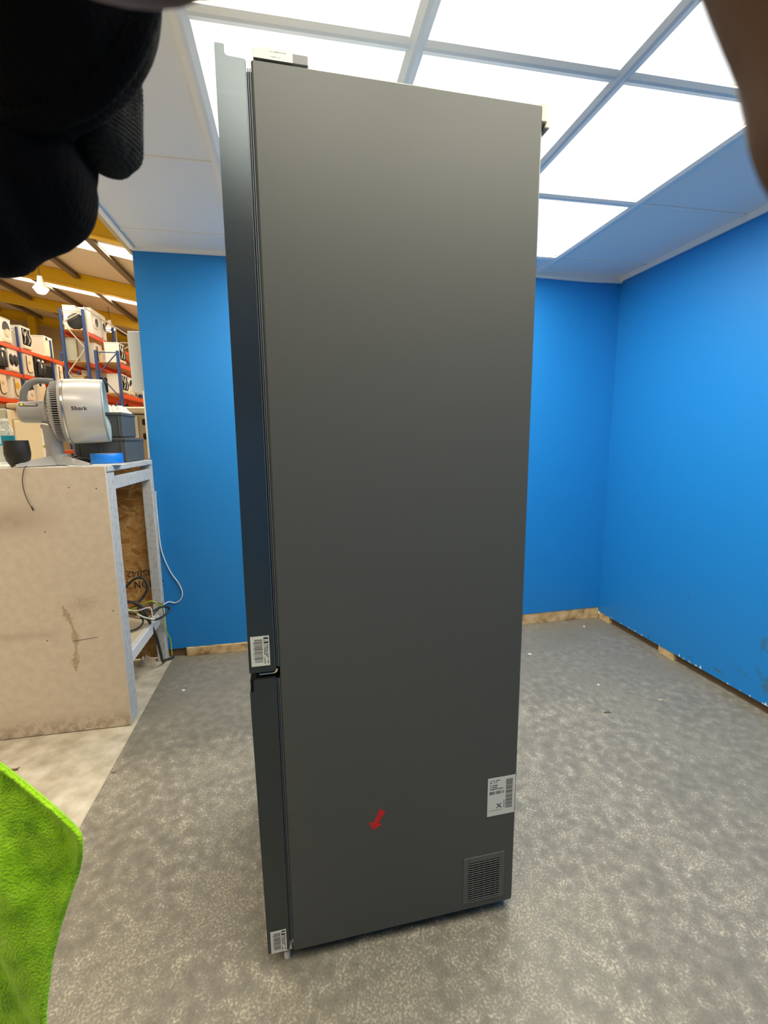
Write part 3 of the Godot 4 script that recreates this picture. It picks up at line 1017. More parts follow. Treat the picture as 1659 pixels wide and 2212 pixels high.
func machine(at: Vector3, turn: float, w: float, h: float, d: float, style: String, label: String) -> void:
	var t := thing("carton" if style == "carton" or label.contains("carton") else "washing_machine" if style in ["arch", "hose", "front", "disc", "notch"] else "appliance", label, "carton" if style == "carton" or label.contains("carton") else "appliance", at, turn, "stock on the warehouse racks")
	var hw := w / 2
	var hd := d / 2
	var skin: Material = M.white
	if style in ["plain"]:
		skin = M.stone if label.begins_with("grey") else M.tan
	elif style == "dark" or style == "compressor":
		skin = M.dark
	obj("body", box(V(-hw, 0.02, -hd), V(hw, h - 0.03, hd), 0.012), skin, t)
	obj("top", box(V(-hw - 0.005, h - 0.03, -hd - 0.005), V(hw + 0.005, h, hd + 0.008), 0.008), skin, t)
	var f := hd + 0.001
	match style:
		"arch":
			var p := PackedVector2Array()
			for k in 13:
				var a := PI * k / 12.0
				p.append(Vector2(cos(a) * hw * 0.72, h * 0.52 + sin(a) * h * 0.36))
			var m := Mb.new()
			m.prism(p, f, f + 0.012)
			obj("dark_arch", m, M.dark, t)
			m = Mb.new()
			m.xf = Transform3D(Basis(Vector3.RIGHT, PI / 2), V(0.03, h * 0.42, f))
			m.lathe([Vector2(0, 0.05), Vector2(hw * 0.45, 0.045), Vector2(hw * 0.5, 0.0)], 20)
			obj("tub", m, M.cream, t)
			obj("base_strip", box(V(-hw * 0.8, 0.04, f), V(hw * 0.8, 0.16, f + 0.03), 0.01), M.cream, t)
		"coil":
			obj("back_hollow", box(V(-hw * 0.8, h * 0.2, f), V(hw * 0.8, h * 0.92, f + 0.006)), M.void, t)
			for k in 4:
				var m := Mb.new()
				var x := lerpf(-hw * 0.6, hw * 0.6, k / 3.0)
				m.tube([V(x, h * 0.25, f + 0.03), V(x + 0.05, h * 0.5, f + 0.05), V(x - 0.04, h * 0.72, f + 0.03), V(x + 0.02, h * 0.88, f + 0.02)], 0.016, 7, 3)
				obj("pipe", m, M.dark if k % 2 else M.galv, t)
			obj("tag", box(V(-hw * 0.5, h * 0.6, f + 0.05), V(-hw * 0.3, h * 0.76, f + 0.055)), M.white, t)
			obj("base_strip", box(V(-hw * 0.85, 0.03, f), V(hw * 0.85, h * 0.17, f + 0.05), 0.02), M.cream, t)
		"hose", "disc":
			obj("back_panel", box(V(-hw * 0.88, h * 0.08, f), V(hw * 0.88, h * 0.9, f + 0.012), 0.01), M.cream, t)
			var m := Mb.new()
			m.tube([V(-hw * 0.6, h * 0.86, f + 0.03), V(-hw * 0.66, h * 0.6, f + 0.04), V(-hw * 0.55, h * 0.25, f + 0.03), V(-hw * 0.1, h * 0.14, f + 0.03), V(hw * 0.5, h * 0.2, f + 0.03)], 0.014, 7, 4)
			obj("hose", m, M.dark if style == "hose" else M.purlin, t)
			m = Mb.new()
			m.xf = Transform3D(Basis(Vector3.RIGHT, PI / 2), V(hw * 0.1, h * 0.6, f + 0.01))
			m.lathe([Vector2(0, 0.02), Vector2(0.11 if style == "disc" else 0.06, 0.018), Vector2(0.12 if style == "disc" else 0.07, 0.0)], 20)
			obj("disc", m, M.yellow if style == "disc" else M.tan, t)
		"front":
			var m := Mb.new()
			m.xf = Transform3D(Basis(Vector3.RIGHT, PI / 2), V(0, h * 0.5, f))
			m.lathe([Vector2(0, 0.03), Vector2(0.1, 0.04), Vector2(0.13, 0.045), Vector2(0.15, 0.0)], 28)
			obj("door", m, M.black, t)
			m = Mb.new()
			m.xf = Transform3D(Basis(Vector3.RIGHT, PI / 2), V(0, h * 0.5, f))
			m.lathe([Vector2(0.14, 0.0), Vector2(0.145, 0.05), Vector2(0.19, 0.04), Vector2(0.2, 0.0)], 28)
			obj("door_ring", m, M.white, t)
			obj("control_strip", box(V(-hw * 0.95, h * 0.83, f), V(hw * 0.95, h * 0.94, f + 0.01), 0.004), M.cream, t)
		"notch":
			obj("back_panel", box(V(-hw * 0.9, h * 0.06, f), V(hw * 0.9, h * 0.8, f + 0.015), 0.012), M.cream, t)
			var m := Mb.new()
			m.xf = Transform3D(Basis(Vector3.RIGHT, PI / 2), V(-hw * 0.45, h * 0.86, f))
			m.lathe([Vector2(0, 0.02), Vector2(0.07, 0.02), Vector2(0.075, 0.0)], 18)
			obj("round_notch", m, M.dark, t)
		"lobes":
			for s in [-0.45, 0.42]:
				var m := Mb.new()
				m.xf = Transform3D(Basis.from_scale(V(1.0, 1.6, 1.0)) * Basis(Vector3.RIGHT, PI / 2), V(hw * s, h * 0.52, f))
				m.lathe([Vector2(0, 0.05), Vector2(0.1, 0.045), Vector2(0.135, 0.0)], 20)
				obj("dark_lobe", m, M.dark, t)
			obj("base_strip", box(V(-hw * 0.8, 0.03, f), V(hw * 0.8, 0.13, f + 0.03), 0.01), M.cream, t)
		"compressor":
			for s in [-0.48, 0.48]:
				var m := Mb.new()
				m.xf = Transform3D(Basis(), V(hw * s, h * 0.12, f + 0.04))
				m.lathe([Vector2(0, 0), Vector2(0.1, 0.0), Vector2(0.105, 0.05), Vector2(0.1, h * 0.62), Vector2(0.06, h * 0.68), Vector2(0, h * 0.7)], 16)
				obj("cylinder", m, M.black, t)
				m = Mb.new()
				m.xf = Transform3D(Basis(), V(hw * s, h * 0.82, f + 0.04))
				m.lathe([Vector2(0, 0), Vector2(0.05, 0.0), Vector2(0.055, 0.03), Vector2(0.03, 0.08), Vector2(0, 0.085)], 14)
				obj("cap", m, M.white, t)
			obj("tag", box(V(-hw * 0.6, h * 0.5, f + 0.14), V(-hw * 0.36, h * 0.68, f + 0.145)), M.white, t)
		"carton":
			for y in [0.34, 0.68]:
				obj("band", box(V(-hw - 0.004, h * y, -hd - 0.004), V(hw + 0.004, h * y + 0.03, hd + 0.004), 0.002), M.tan, t)
		"plain":
			obj("corner_strip", box(V(hw - 0.05, 0.04, f), V(hw, h - 0.04, f + 0.02), 0.006), M.timber_dark, t)
		"dark":
			obj("glass", box(V(-hw * 0.9, h * 0.1, f), V(hw * 0.9, h * 0.92, f + 0.008), 0.003), M.black, t)


func build_floor_stock() -> void:
	# white goods on the floor behind the bench
	var t := thing("fridge", "grey green sided old fridge behind the water bottle, two cream door edges", "fridge", V(-2.42, 0, -4.6))
	obj("body", box(V(-0.62, 0.02, -0.36), V(0.0, 1.59, 0.0), 0.01), M.stone, t)
	for q in [[0.005, 0.035], [0.05, 0.09]]:
		obj("door", box(V(q[0], 0.1, -0.36), V(q[1], 1.59 - q[0] * 2.0, 0.0), 0.008), M.cream, t)
	obj("door_seal", box(V(0.034, 0.1, -0.35), V(0.051, 1.5, -0.01)), M.tan, t)
	obj("door_top", box(V(-0.02, 1.595, -0.34), V(0.12, 1.64, -0.05), 0.01), M.tan, t)
	t = thing("freezer", "tan sided upright freezer with bright cream front, behind the fan's neck", "freezer", V(-2.43, 0, -5.0))
	obj("body", box(V(-0.4, 0.02, -0.55), V(-0.075, 1.5, 0.0), 0.01), M.tan, t)
	obj("door", box(V(-0.07, 0.06, -0.55), V(-0.02, 1.5, 0.0), 0.01), M.white, t)
	obj("handle", box(V(-0.03, 1.44, -0.3), V(-0.01, 1.47, -0.05), 0.005), M.plastic_grey, t)
	t = thing("fridge", "cream upright fridge with dark recessed handles, between the crates and blue wall", "fridge", V(-1.05, 0, -3.42))
	obj("body", box(V(-0.24, 0.02, -0.6), V(0.1, 1.48, 0.0), 0.01), M.tan, t)
	obj("top", box(V(-0.26, 1.485, -0.6), V(0.115, 1.53, 0.012), 0.01), M.cream, t)
	for q in [0.005, 0.036]:
		obj("door_edge", box(V(q - 0.03, 0.2, 0.0), V(q - 0.006, 1.47, 0.014), 0.004), M.cream, t)
	for y in [1.43, 1.335]:
		var m := Mb.new()
		m.xf = Transform3D(Basis(Vector3.RIGHT, PI / 2), V(0.07, y, 0.0))
		m.lathe([Vector2(0, 0.012), Vector2(0.014, 0.012), Vector2(0.017, 0.0)], 16)
		m.xf = Transform3D()
		m.bx(V(0.056, y - 0.02, 0.0), V(0.084, y + 0.02, 0.01), 0.006)
		obj("handle", m, M.black, t)
	t = thing("chest_freezer", "low white chest freezer far behind the bench, under the long rack", "freezer", V(-3.3, 0, -7.2))
	obj("body", box(V(-1.4, 0.02, -0.6), V(1.0, 0.95, 0.0), 0.02), M.white, t)
	obj("lid", box(V(-1.42, 0.96, -0.62), V(1.22, 1.03, 0.02), 0.015), M.cream, t)


func build_bench() -> void:
	var t := thing("workbench", "tall grey painted workbench with a beige chipboard front, left of the blue wall", "workbench", V(-0.79, 0, -2.15))
	M.bench_grey = tri_map(mat(Color.WHITE, 0.65), 4.0)
	M.bench_grey.albedo_texture = ntex(0.012, 4, 61, [[0.0, c8(164, 162, 156)], [0.35, c8(196, 196, 192)], [1.0, c8(208, 208, 204)]])
	# chipboard front, stained and scuffed
	var fm := bench_front_mat()
	var b := Mb.new()
	b.bx(V(-2.2, 0.004, -0.019), V(0.0, 1.199, -0.0005), 0.002)
	b.quad(V(-0.6, 0.004, 0.0), V(0.0, 0.004, 0.0), V(0.0, 1.199, 0.0), V(-0.6, 1.199, 0.0), Vector3.BACK)
	for k in b.t.size() - 6:
		b.t[k] = Vector2(0.5, 0.3)
	obj("front_panel", b, fm, t)
	obj("top", box(V(-2.2, 1.174, -0.66), V(0.006, 1.2, -0.0195), 0.003), M.bench_grey, t)
	obj("leg", box(V(-0.045, 0.0, -0.105), V(0.0, 1.173, -0.0195), 0.003), M.bench_grey, t)
	obj("leg", box(V(-0.055, 0.0, -0.685), V(-0.002, 1.173, -0.64), 0.003), M.bench_grey, t)
	obj("end_rail", box(V(-0.04, 1.09, -0.64), V(-0.008, 1.149, -0.105), 0.003), M.bench_grey, t)
	obj("shelf", box(V(-2.1, 0.272, -0.65), V(-0.052, 0.29, -0.03), 0.002), M.cream, t)
	obj("shelf_rail", box(V(-0.052, 0.235, -0.64), V(-0.022, 0.2935, -0.106), 0.003), M.white, t)
	obj("leg", box(V(-2.2, 0.0, -0.105), V(-2.15, 1.173, -0.0195), 0.003), M.bench_grey, t)
	# strand board back with stencilled print upside down
	var bb := Mb.new()
	bb.bx(V(-2.2, 0.01, -0.7), V(-0.004, 1.17, -0.688))
	bb.quad(V(-1.2, 0.01, -0.6875), V(-0.004, 0.01, -0.6875), V(-0.004, 1.17, -0.6875), V(-1.2, 1.17, -0.6875), Vector3.BACK)
	var back := obj("strand_board", bb, strand_board(), t)
	letters("S OSB42", 0.05, M.print, back, V(-0.1, 0.5385, -0.687), PI)
	letters("2 NON 2", 0.056, M.print, back, V(-0.1, 0.472, -0.687), PI)


func bench_front_mat() -> StandardMaterial3D:
	var w := 600
	var h := 1200
	var n1 := noise_bytes(w, h, noise(0.3, 3, 71))
	var n2 := noise_bytes(w, h, noise(0.02, 4, 72))
	var n3 := noise_bytes(w, h, noise(0.07, 3, 73))
	var out := PackedByteArray()
	out.resize(w * h * 3)
	for y in h:
		var yy := 1.2 - float(y) / 1000.0
		for x in w:
			var i := y * w + x
			var xx := float(x) / 1000.0 - 0.6
			var g := (n1[i] - 128) / 255.0 * 0.10 + (n2[i] - 128) / 255.0 * 0.05
			var c := Color(0.845 + g, 0.785 + g, 0.70 + g)
			# dirty foot, an old soft smear, a glued streak
			var d := clampf((0.10 - yy) / 0.1, 0.0, 1.0) * clampf((n2[i] / 255.0 * 0.7 + n3[i] / 255.0 * 0.3 - 0.36) * 3.5, 0.0, 1.0) * 0.5
			d = maxf(d, 0.28 * exp(-pow((yy - 0.985) / 0.055, 2.0)) * clampf((-0.16 - xx) * 5.0, 0.0, 1.0) * (0.5 + n2[i] / 255.0))
			d = maxf(d, 0.16 * exp(-pow((yy - 0.475) / 0.02, 2.0)) * clampf((-0.2 - xx) * 8.0, 0.0, 1.0))
			d = maxf(d, 0.20 * exp(-pow((yy - 0.6) / 0.03, 2.0) - pow((xx + 0.14) / 0.05, 2.0)) * n3[i] / 128.0)
			c = c.lerp(Color(0.47, 0.38, 0.30), d)
			var sx := -0.215 + sin(yy * 17.0) * 0.014 + (0.597 - yy) * 0.09
			if yy < 0.6 and yy > 0.29:
				var k := clampf(1.2 - absf(xx - sx) / (0.011 + 0.006 * sin(yy * 60.0)) + (n3[i] - 128) / 160.0, 0.0, 1.0)
				c = c.lerp(Color(0.58, 0.49, 0.34), k * 0.55)
			if absf(yy - 0.437 - (xx + 0.15) * 0.1) < 0.0022 and xx > -0.2 and xx < -0.1:
				c = c.darkened(0.35)
			if n1[i] > 206 and n3[i] > 150:
				c = c.lightened(0.3)
			out[i * 3] = int(clampf(c.r, 0, 1) * 255)
			out[i * 3 + 1] = int(clampf(c.g, 0, 1) * 255)
			out[i * 3 + 2] = int(clampf(c.b, 0, 1) * 255)
	# a few dark nicks
	for q in [[70, 95], [560, 92], [455, 85], [575, 640], [300, 755], [345, 270]]:
		for dy in range(-3, 4):
			for dx in range(-4, 5):
				if dx * dx + dy * dy < 10:
					var i: int = ((q[1] + dy) * w + q[0] + dx) * 3
					for k in 3:
						out[i + k] = int(out[i + k] * 0.45)
	var m := mat(Color.WHITE, 0.85)
	m.albedo_texture = tex_of(w, h, out)
	return m


func strand_board() -> StandardMaterial3D:
	var w := 640
	var h := 640
	var im := Image.create(w, h, false, Image.FORMAT_RGB8)
	im.fill(c8(196, 146, 80))
	var q := RandomNumberGenerator.new()
	q.seed = 99
	for k in 1500:
		var c := c8(196, 146, 80).lerp([c8(220, 176, 112), c8(168, 114, 54), c8(204, 154, 86), c8(226, 188, 128)][q.randi() % 4], q.randf_range(0.3, 0.9))
		if q.randf() < 0.006:
			c = c8(90, 50, 26)
		var cx := q.randf() * w
		var cy := q.randf() * h
		var l := q.randf_range(12, 34)
		var b := q.randf_range(2.5, 8)
		var a := q.randfn(0.0, 0.7)
		var ca := cos(a)
		var sa := sin(a)
		for y in range(maxi(0, int(cy - l)), mini(h, int(cy + l))):
			for x in range(maxi(0, int(cx - l)), mini(w, int(cx + l))):
				var u := (x - cx) * ca + (y - cy) * sa
				var v := -(x - cx) * sa + (y - cy) * ca
				if absf(u) < l * 0.8 and absf(v) < b:
					im.set_pixel(x, y, c.darkened(0.18) if absf(v) > b - 0.8 else c)
	var m := mat(Color.WHITE, 0.7)
	m.albedo_texture = ImageTexture.create_from_image(im)
	return m


func build_bench_things() -> void:
	build_fan()
	# black tumbler
	var b := Mb.new()
	b.lathe([Vector2(0, 0.0), Vector2(0.024, 0.0), Vector2(0.028, 0.004), Vector2(0.042, 0.03), Vector2(0.0465, 0.055), Vector2(0.0455, 0.08), Vector2(0.0425, 0.1115), Vector2(0.0415, 0.112), Vector2(0.0405, 0.11), Vector2(0.043, 0.06), Vector2(0.0, 0.02)], 40)
	M.matte_black = mat(c8(30, 29, 26), 0.5)
	var cup := obj("tumbler", b, M.matte_black)
	cup.position = V(-1.141, 1.2, -2.215)
	tag(cup, "black rounded tumbler without a lid, at the bench edge beside the fan foot", "tumbler")
	# clear bottle with a teal label
	var t := thing("water_bottle", "clear plastic water bottle with a teal and white label, behind the tumbler", "bottle", V(-1.325, 1.2, -2.5))
	var clear := mat(Color(0.9, 0.95, 0.95, 0.28), 0.08)
	clear.transparency = BaseMaterial3D.TRANSPARENCY_ALPHA
	b = Mb.new()
	b.lathe([Vector2(0.0, 0.0), Vector2(0.03, 0.0), Vector2(0.035, 0.006), Vector2(0.034, 0.03), Vector2(0.032, 0.034), Vector2(0.034, 0.04), Vector2(0.034, 0.06), Vector2(0.032, 0.064), Vector2(0.034, 0.07), Vector2(0.034, 0.14), Vector2(0.028, 0.165), Vector2(0.015, 0.185), Vector2(0.0125, 0.19), Vector2(0.0125, 0.205)], 36)
	obj("bottle_wall", b, clear, t)
	var lm := label_tex(256, 64, func(im: Image) -> void:
		im.fill(Color(0.72, 0.86, 0.88))
		im.fill_rect(Rect2i(0, 0, 70, 64), Color(0.08, 0.56, 0.66))
		im.fill_rect(Rect2i(140, 0, 60, 64), Color(0.08, 0.56, 0.66))
		im.fill_rect(Rect2i(0, 54, 256, 10), Color(0.2, 0.62, 0.7)))
	b = Mb.new()
	var n := 36
	for k in n:
		var a0 := TAU * k / n
		var a1 := TAU * (k + 1) / n
		var p0 := V(cos(a0), 0, sin(a0))
		var p1 := V(cos(a1), 0, sin(a1))
		b.tri(p0 * 0.0345 + V(0, 0.09, 0), p1 * 0.0345 + V(0, 0.09, 0), p1 * 0.0345 + V(0, 0.135, 0), p0, p1, p1, Vector2(float(k) / n, 1), Vector2(float(k + 1) / n, 1), Vector2(float(k + 1) / n, 0))
		b.tri(p0 * 0.0345 + V(0, 0.09, 0), p1 * 0.0345 + V(0, 0.135, 0), p0 * 0.0345 + V(0, 0.135, 0), p0, p1, p0, Vector2(float(k) / n, 1), Vector2(float(k + 1) / n, 0), Vector2(float(k) / n, 0))
	obj("wrap_label", b, lm, t)
	b = Mb.new()
	b.xf = Transform3D(Basis(), V(0, 0.2, 0))
	b.lathe([Vector2(0, 0.014), Vector2(0.0135, 0.014), Vector2(0.0145, 0.012), Vector2(0.0145, 0.0), Vector2(0.0125, 0.0)], 24)
	obj("cap", b, M.white, t)
	# stacked grey crates
	M.crate = mat(c8(88, 90, 88), 0.5)
	crate("grey plastic crate at the bottom of the stack, beside the blue tape", V(-0.925, 1.2, -2.6), 0.235, 0.118, 0.22)
	crate("grey plastic crate on top of the stack, under the white plastic sheet", V(-0.905, 1.3225, -2.6), 0.175, 0.118, 0.2)
	crate("narrow dark crate behind the stack, at the bench's rear corner", V(-0.848, 1.2, -2.75), 0.07, 0.115, 0.07)
	# crumpled white sheet on the crates
	b = Mb.new()
	var nz := noise(7.0, 3, 77)
	var G := 18
	var top := func(i: int, j: int) -> Vector3:
		var u := float(i) / G - 0.5
		var v := float(j) / G - 0.5
		var e := clampf((0.5 - maxf(absf(u), absf(v))) * 6.0, 0.0, 1.0)
		return V(u * 0.15, e * (0.03 + 0.022 * nz.get_noise_2d(u * 0.9, v * 0.9)), v * 0.16)
	for i in G:
		for j in G:
			var p: Array = [top.call(i, j), top.call(i + 1, j), top.call(i + 1, j + 1), top.call(i, j + 1)]
			var nn: Vector3 = -(p[1] - p[0]).cross(p[3] - p[0]).normalized()
			if nn.y < 0:
				nn = -nn
			b.quad(p[0], p[1], p[2], p[3], nn, false)
	b.bx(V(-0.075, -0.001, -0.08), V(0.075, 0.001, 0.08))
	var sh := obj("plastic_sheet", b, M.white)
	sh.position = V(-0.895, 1.4425, -2.6)
	tag(sh, "crumpled white plastic sheet lying on the upper grey crate", "plastic sheet")
	# blue tape roll lying flat on papers
	b = Mb.new()
	b.lathe([Vector2(0.052, 0.0), Vector2(0.0655, 0.0), Vector2(0.067, 0.002), Vector2(0.067, 0.043), Vector2(0.0655, 0.045), Vector2(0.052, 0.045), Vector2(0.052, 0.0)], 48)
	var tape := thing("tape_roll", "wide roll of bright blue tape lying flat by the bench corner", "tape", V(-0.866, 1.2035, -2.4))
	obj("tape", b, mat(c8(24, 130, 232), 0.4), tape)
	b = Mb.new()
	b.lathe([Vector2(0.049, 0.0), Vector2(0.0518, 0.0), Vector2(0.0518, 0.045), Vector2(0.049, 0.045), Vector2(0.049, 0.0)], 40)
	obj("core", b, M.board, tape)
	var pp := obj("paper_sheet", box(V(-0.105, 0, -0.148), V(0.105, 0.0016, 0.148)), M.paper)
	pp.position = V(-0.9, 1.2005, -2.33)
	pp.rotation.y = 0.5
	tag(pp, "white paper sheet under the blue tape roll", "paper")
	pp = obj("paper_sheet", box(V(-0.105, 0, -0.148), V(0.105, 0.002, 0.148)), M.paper)
	pp.position = V(-1.22, 1.2005, -2.4)
	pp.rotation.y = -0.3
	tag(pp, "white papers lying under the bottle and behind the tumbler", "paper")
	# brown leather case by the fan, dark tool pouch under the drum
	b = Mb.new()
	b.bx(V(-0.05, 0.0, -0.03), V(0.05, 0.024, 0.03), 0.01)
	var lc := obj("case", b, mat(c8(150, 92, 44), 0.6))
	lc.position = V(-1.09, 1.2, -2.47)
	lc.rotation.y = 0.3
	tag(lc, "small flat brown leather case lying behind the fan's left foot", "case")
	b = Mb.new()
	b.tube([V(-0.055, 0.014, 0.0), V(-0.02, 0.018, 0.01), V(0.03, 0.016, 0.0), V(0.06, 0.012, 0.02)], 0.014, 10, 3, [0.008, 0.014, 0.013, 0.006])
	b.tube([V(-0.04, 0.01, 0.02), V(-0.055, 0.024, 0.0), V(-0.03, 0.034, -0.01)], 0.007, 8, 3)
	var pz := obj("hand_tool", b, M.black)
	pz.position = V(-0.985, 1.2, -2.45)
	tag(pz, "small black hand tool lying under the fan drum", "tool")
	# thin brown lead hanging over the bench front
	b = Mb.new()
	b.tube([V(-1.10, 1.2035, -2.19), V(-1.088, 1.2035, -2.152), V(-1.092, 1.185, -2.144), V(-1.101, 1.143, -2.1445), V(-1.098, 1.095, -2.1445), V(-1.088, 1.056, -2.1445), V(-1.078, 1.034, -2.1445)], 0.0016, 8, 5)
	var lead := thing("lead", "thin brown lead hanging down the chipboard front under the fan", "cable")
	obj("cable", b, mat(c8(84, 56, 46), 0.5), lead)
	b = Mb.new()
	b.tube([V(-1.0805, 1.04, -2.1445), V(-1.074, 1.022, -2.1445)], 0.0026, 8, 1)
	obj("plug_tip", b, M.black, lead)


func crate(label: String, at: Vector3, w: float, h: float, d: float) -> void:
	var t := thing("crate", label, "crate", at, 0.0, "grey crates on the bench")
	var hw := w / 2
	var hd := d / 2
	obj("base", box(V(-hw * 0.92, 0.0, -hd * 0.92), V(hw * 0.92, 0.004, hd * 0.92), 0.001), M.crate, t)
	var m := Mb.new()
	for s in [-1.0, 1.0]:
		m.bx(V(-hw * 0.95, 0.0042, s * hd * 0.95 - 0.002), V(hw * 0.95, h - 0.012, s * hd * 0.95 + 0.002), 0.001)
		m.bx(V(s * hw * 0.95 - 0.002, 0.0042, -hd * 0.95), V(s * hw * 0.95 + 0.002, h - 0.012, hd * 0.95), 0.001)
	obj("wall", m, M.crate, t)
	m = Mb.new()
	for s in [-1.0, 1.0]:
		m.bx(V(-hw, h - 0.012, s * hd - 0.006), V(hw, h, s * hd + 0.002), 0.002)
		m.bx(V(s * hw - 0.006, h - 0.012, -hd), V(s * hw + 0.002, h, hd), 0.002)
	obj("rim", m, M.crate, t)
	obj("lid", box(V(-hw, h, -hd), V(hw, h + 0.003, hd), 0.001), M.crate, t)
	for k in 3:
		var x := lerpf(-hw * 0.8, hw * 0.8, k / 2.0)
		obj("rib", box(V(x - 0.003, 0.006, hd * 0.95), V(x + 0.003, h - 0.013, hd * 0.95 + 0.005), 0.001), M.crate, t)
	obj("recessed_panel", box(V(-hw * 0.72, h * 0.25, hd * 0.95 + 0.0018), V(-hw * 0.1, h * 0.7, hd * 0.95 + 0.0035), 0.001), M.crate, t)


func build_fan() -> void:
	var t := thing("desk_fan", "large grey desk fan with a wide drum turned to the right, on the bench", "fan", V(-1.037, 1.2, -2.33), 0.27)
	var grey := mat(c8(166, 164, 160), 0.4)
	var dgrey := mat(c8(120, 120, 118), 0.45)
	var silver := mat(c8(200, 198, 194), 0.3, 0.25)
	var ax := Transform3D(Basis(Vector3.BACK, -PI / 2 + 0.03), V(0, 0.236, 0))
	var b := Mb.new()
	b.xf = ax
	b.lathe([Vector2(0.139, 0.057), Vector2(0.141, 0.06), Vector2(0.1425, 0.13), Vector2(0.1405, 0.196)], 64)
	obj("drum", b, silver, t)
	b = Mb.new()
	b.xf = ax
	b.lathe([Vector2(0.1405, 0.196), Vector2(0.1415, 0.2), Vector2(0.138, 0.205), Vector2(0.130, 0.2), Vector2(0.118, 0.16), Vector2(0.116, 0.13)], 64)
	obj("front_rim", b, mat(c8(150, 168, 172), 0.35), t)
	b = Mb.new()
	b.xf = ax
	b.lathe([Vector2(0.0, 0.12), Vector2(0.116, 0.12)], 40)
	var dark := obj("front_hollow", b, M.void, t)
	for k in 9:
		b = Mb.new()
		b.xf = ax
		var r := 0.018 + k * 0.0118
		b.lathe([Vector2(r, 0.128), Vector2(r + 0.003, 0.134), Vector2(r + 0.0045, 0.128)], 44)
		obj("grille_ring", b, grey, dark)
	b = Mb.new()
	b.xf = ax
	b.lathe([Vector2(0.1375, 0.047), Vector2(0.1415, 0.048), Vector2(0.1418, 0.055), Vector2(0.1395, 0.0565)], 64)
	obj("chrome_ring", b, M.chrome, t, "shiny chrome ring between drum and rear grille")
	b = Mb.new()
	b.xf = ax
	b.lathe([Vector2(0.0, -0.126), Vector2(0.034, -0.126), Vector2(0.042, -0.121), Vector2(0.0465, -0.108), Vector2(0.048, -0.04), Vector2(0.052, -0.028), Vector2(0.066, -0.018), Vector2(0.086, -0.012), Vector2(0.108, -0.004), Vector2(0.1225, 0.006), Vector2(0.1245, 0.012)], 56)
	obj("motor_housing", b, grey, t)
	b = Mb.new()
	b.xf = ax
	b.lathe([Vector2(0.1235, 0.010), Vector2(0.1315, 0.042)], 56)
	var slot := obj("rear_hollow", b, M.void, t)
	# ribs of the rear grille, too many and thin to pick out
	b = Mb.new()
	for k in 84:
		var a := TAU * k / 84.0
		b.xf = ax * Transform3D(Basis(Vector3.UP, a), Vector3.ZERO)
		b.bar(V(0.1255, 0.007, 0), V(0.1345, 0.046, 0), 0.0028, 0.006, Vector3.RIGHT)
	var ribs := obj("rear_ribs", b, grey, t)
	ribs.set_meta("kind", "stuff")
	b = Mb.new()
	b.xf = ax
	b.lathe([Vector2(0.1305, 0.034), Vector2(0.1355, 0.036), Vector2(0.139, 0.047), Vector2(0.1375, 0.047)], 64)
	obj("rear_band", b, grey, t)
	b = Mb.new()
	for k in 40:
		var a := TAU * k / 40.0
		b.xf = ax * Transform3D(Basis(Vector3.UP, a), Vector3.ZERO)
		b.bar(V(0.064, -0.021, 0), V(0.105, -0.006, 0), 0.0022, 0.004, Vector3.RIGHT)
	ribs = obj("housing_fins", b, dgrey, t)
	ribs.set_meta("kind", "stuff")
	# carrying handle
	b = Mb.new()
	b.tube([V(0.012, 0.366, 0.0), V(-0.02, 0.368, 0.0), V(-0.05, 0.366, 0.0), V(-0.078, 0.35, 0.0), V(-0.098, 0.318, 0.0), V(-0.106, 0.276, 0.0)], 0.012, 14, 5, [0.0125, 0.0125, 0.0125, 0.0135, 0.0135, 0.0125])
	obj("handle", b, dgrey, t)
	# stem and three footed base
	b = Mb.new()
	b.xf = Transform3D(Basis.from_scale(V(1.0, 1.0, 0.8)), Vector3.ZERO)
	b.tube([V(-0.012, 0.03, 0), V(-0.012, 0.08, 0), V(-0.014, 0.13, 0), V(-0.005, 0.17, 0)], 0.03, 20, 4, [0.036, 0.034, 0.034, 0.05])
	obj("stem", b, grey, t)
	obj("yellow_tag", box(V(-0.05, 0.078, 0.006), V(-0.046, 0.09, 0.016)), M.yellow, t)
	b = Mb.new()
	b.lathe([Vector2(0.0, 0.052), Vector2(0.036, 0.05), Vector2(0.039, 0.03), Vector2(0.042, 0.012), Vector2(0.043, 0.004), Vector2(0, 0.004)], 32)
	obj("hub", b, grey, t)
	for q in [V(-0.134, 0.0, 0.134), V(0.136, 0.0, 0.172), V(0.0, 0.0, -0.19)]:
		b = Mb.new()
		var dir: Vector3 = q.normalized()
		var side := dir.cross(Vector3.UP)
		var a0 := dir * 0.02
		var prof := [[0.02, 0.030, 0.046], [0.06, 0.026, 0.040], [0.13, 0.020, 0.028], [q.length(), 0.013, 0.012]]
		for k in prof.size() - 1:
			var p: Array = prof[k]
			var r: Array = prof[k + 1]
			var pa: Vector3 = dir * p[0]
			var pb: Vector3 = dir * r[0]
			var up := Vector3.UP
			var n0 := (side * 0.5 + up).normalized()
			var n1 := (-side * 0.5 + up).normalized()
			b.quad(pa + up * p[2], pb + up * r[2], pb + side * r[1] + up * 0.002, pa + side * p[1] + up * 0.004, n0, false)
			b.quad(pa + up * p[2], pb + up * r[2], pb - side * r[1] + up * 0.002, pa - side * p[1] + up * 0.004, n1, false)
			b.quad(pa + side * p[1] + up * 0.0, pb + side * r[1], pb - side * r[1], pa - side * p[1], Vector3.DOWN, false)
		b.quad(dir * q.length() + side * 0.012, dir * q.length() - side * 0.012, dir * q.length() - side * 0.012 + V(0, 0.006, 0), dir * q.length() + side * 0.012 + V(0, 0.006, 0), dir, false)
		obj("foot", b, silver, t)
	letters("Shark", 0.021, M.print, t, V(0.112, 0.244, 0.1422), 0.0, true, "brand_lettering")
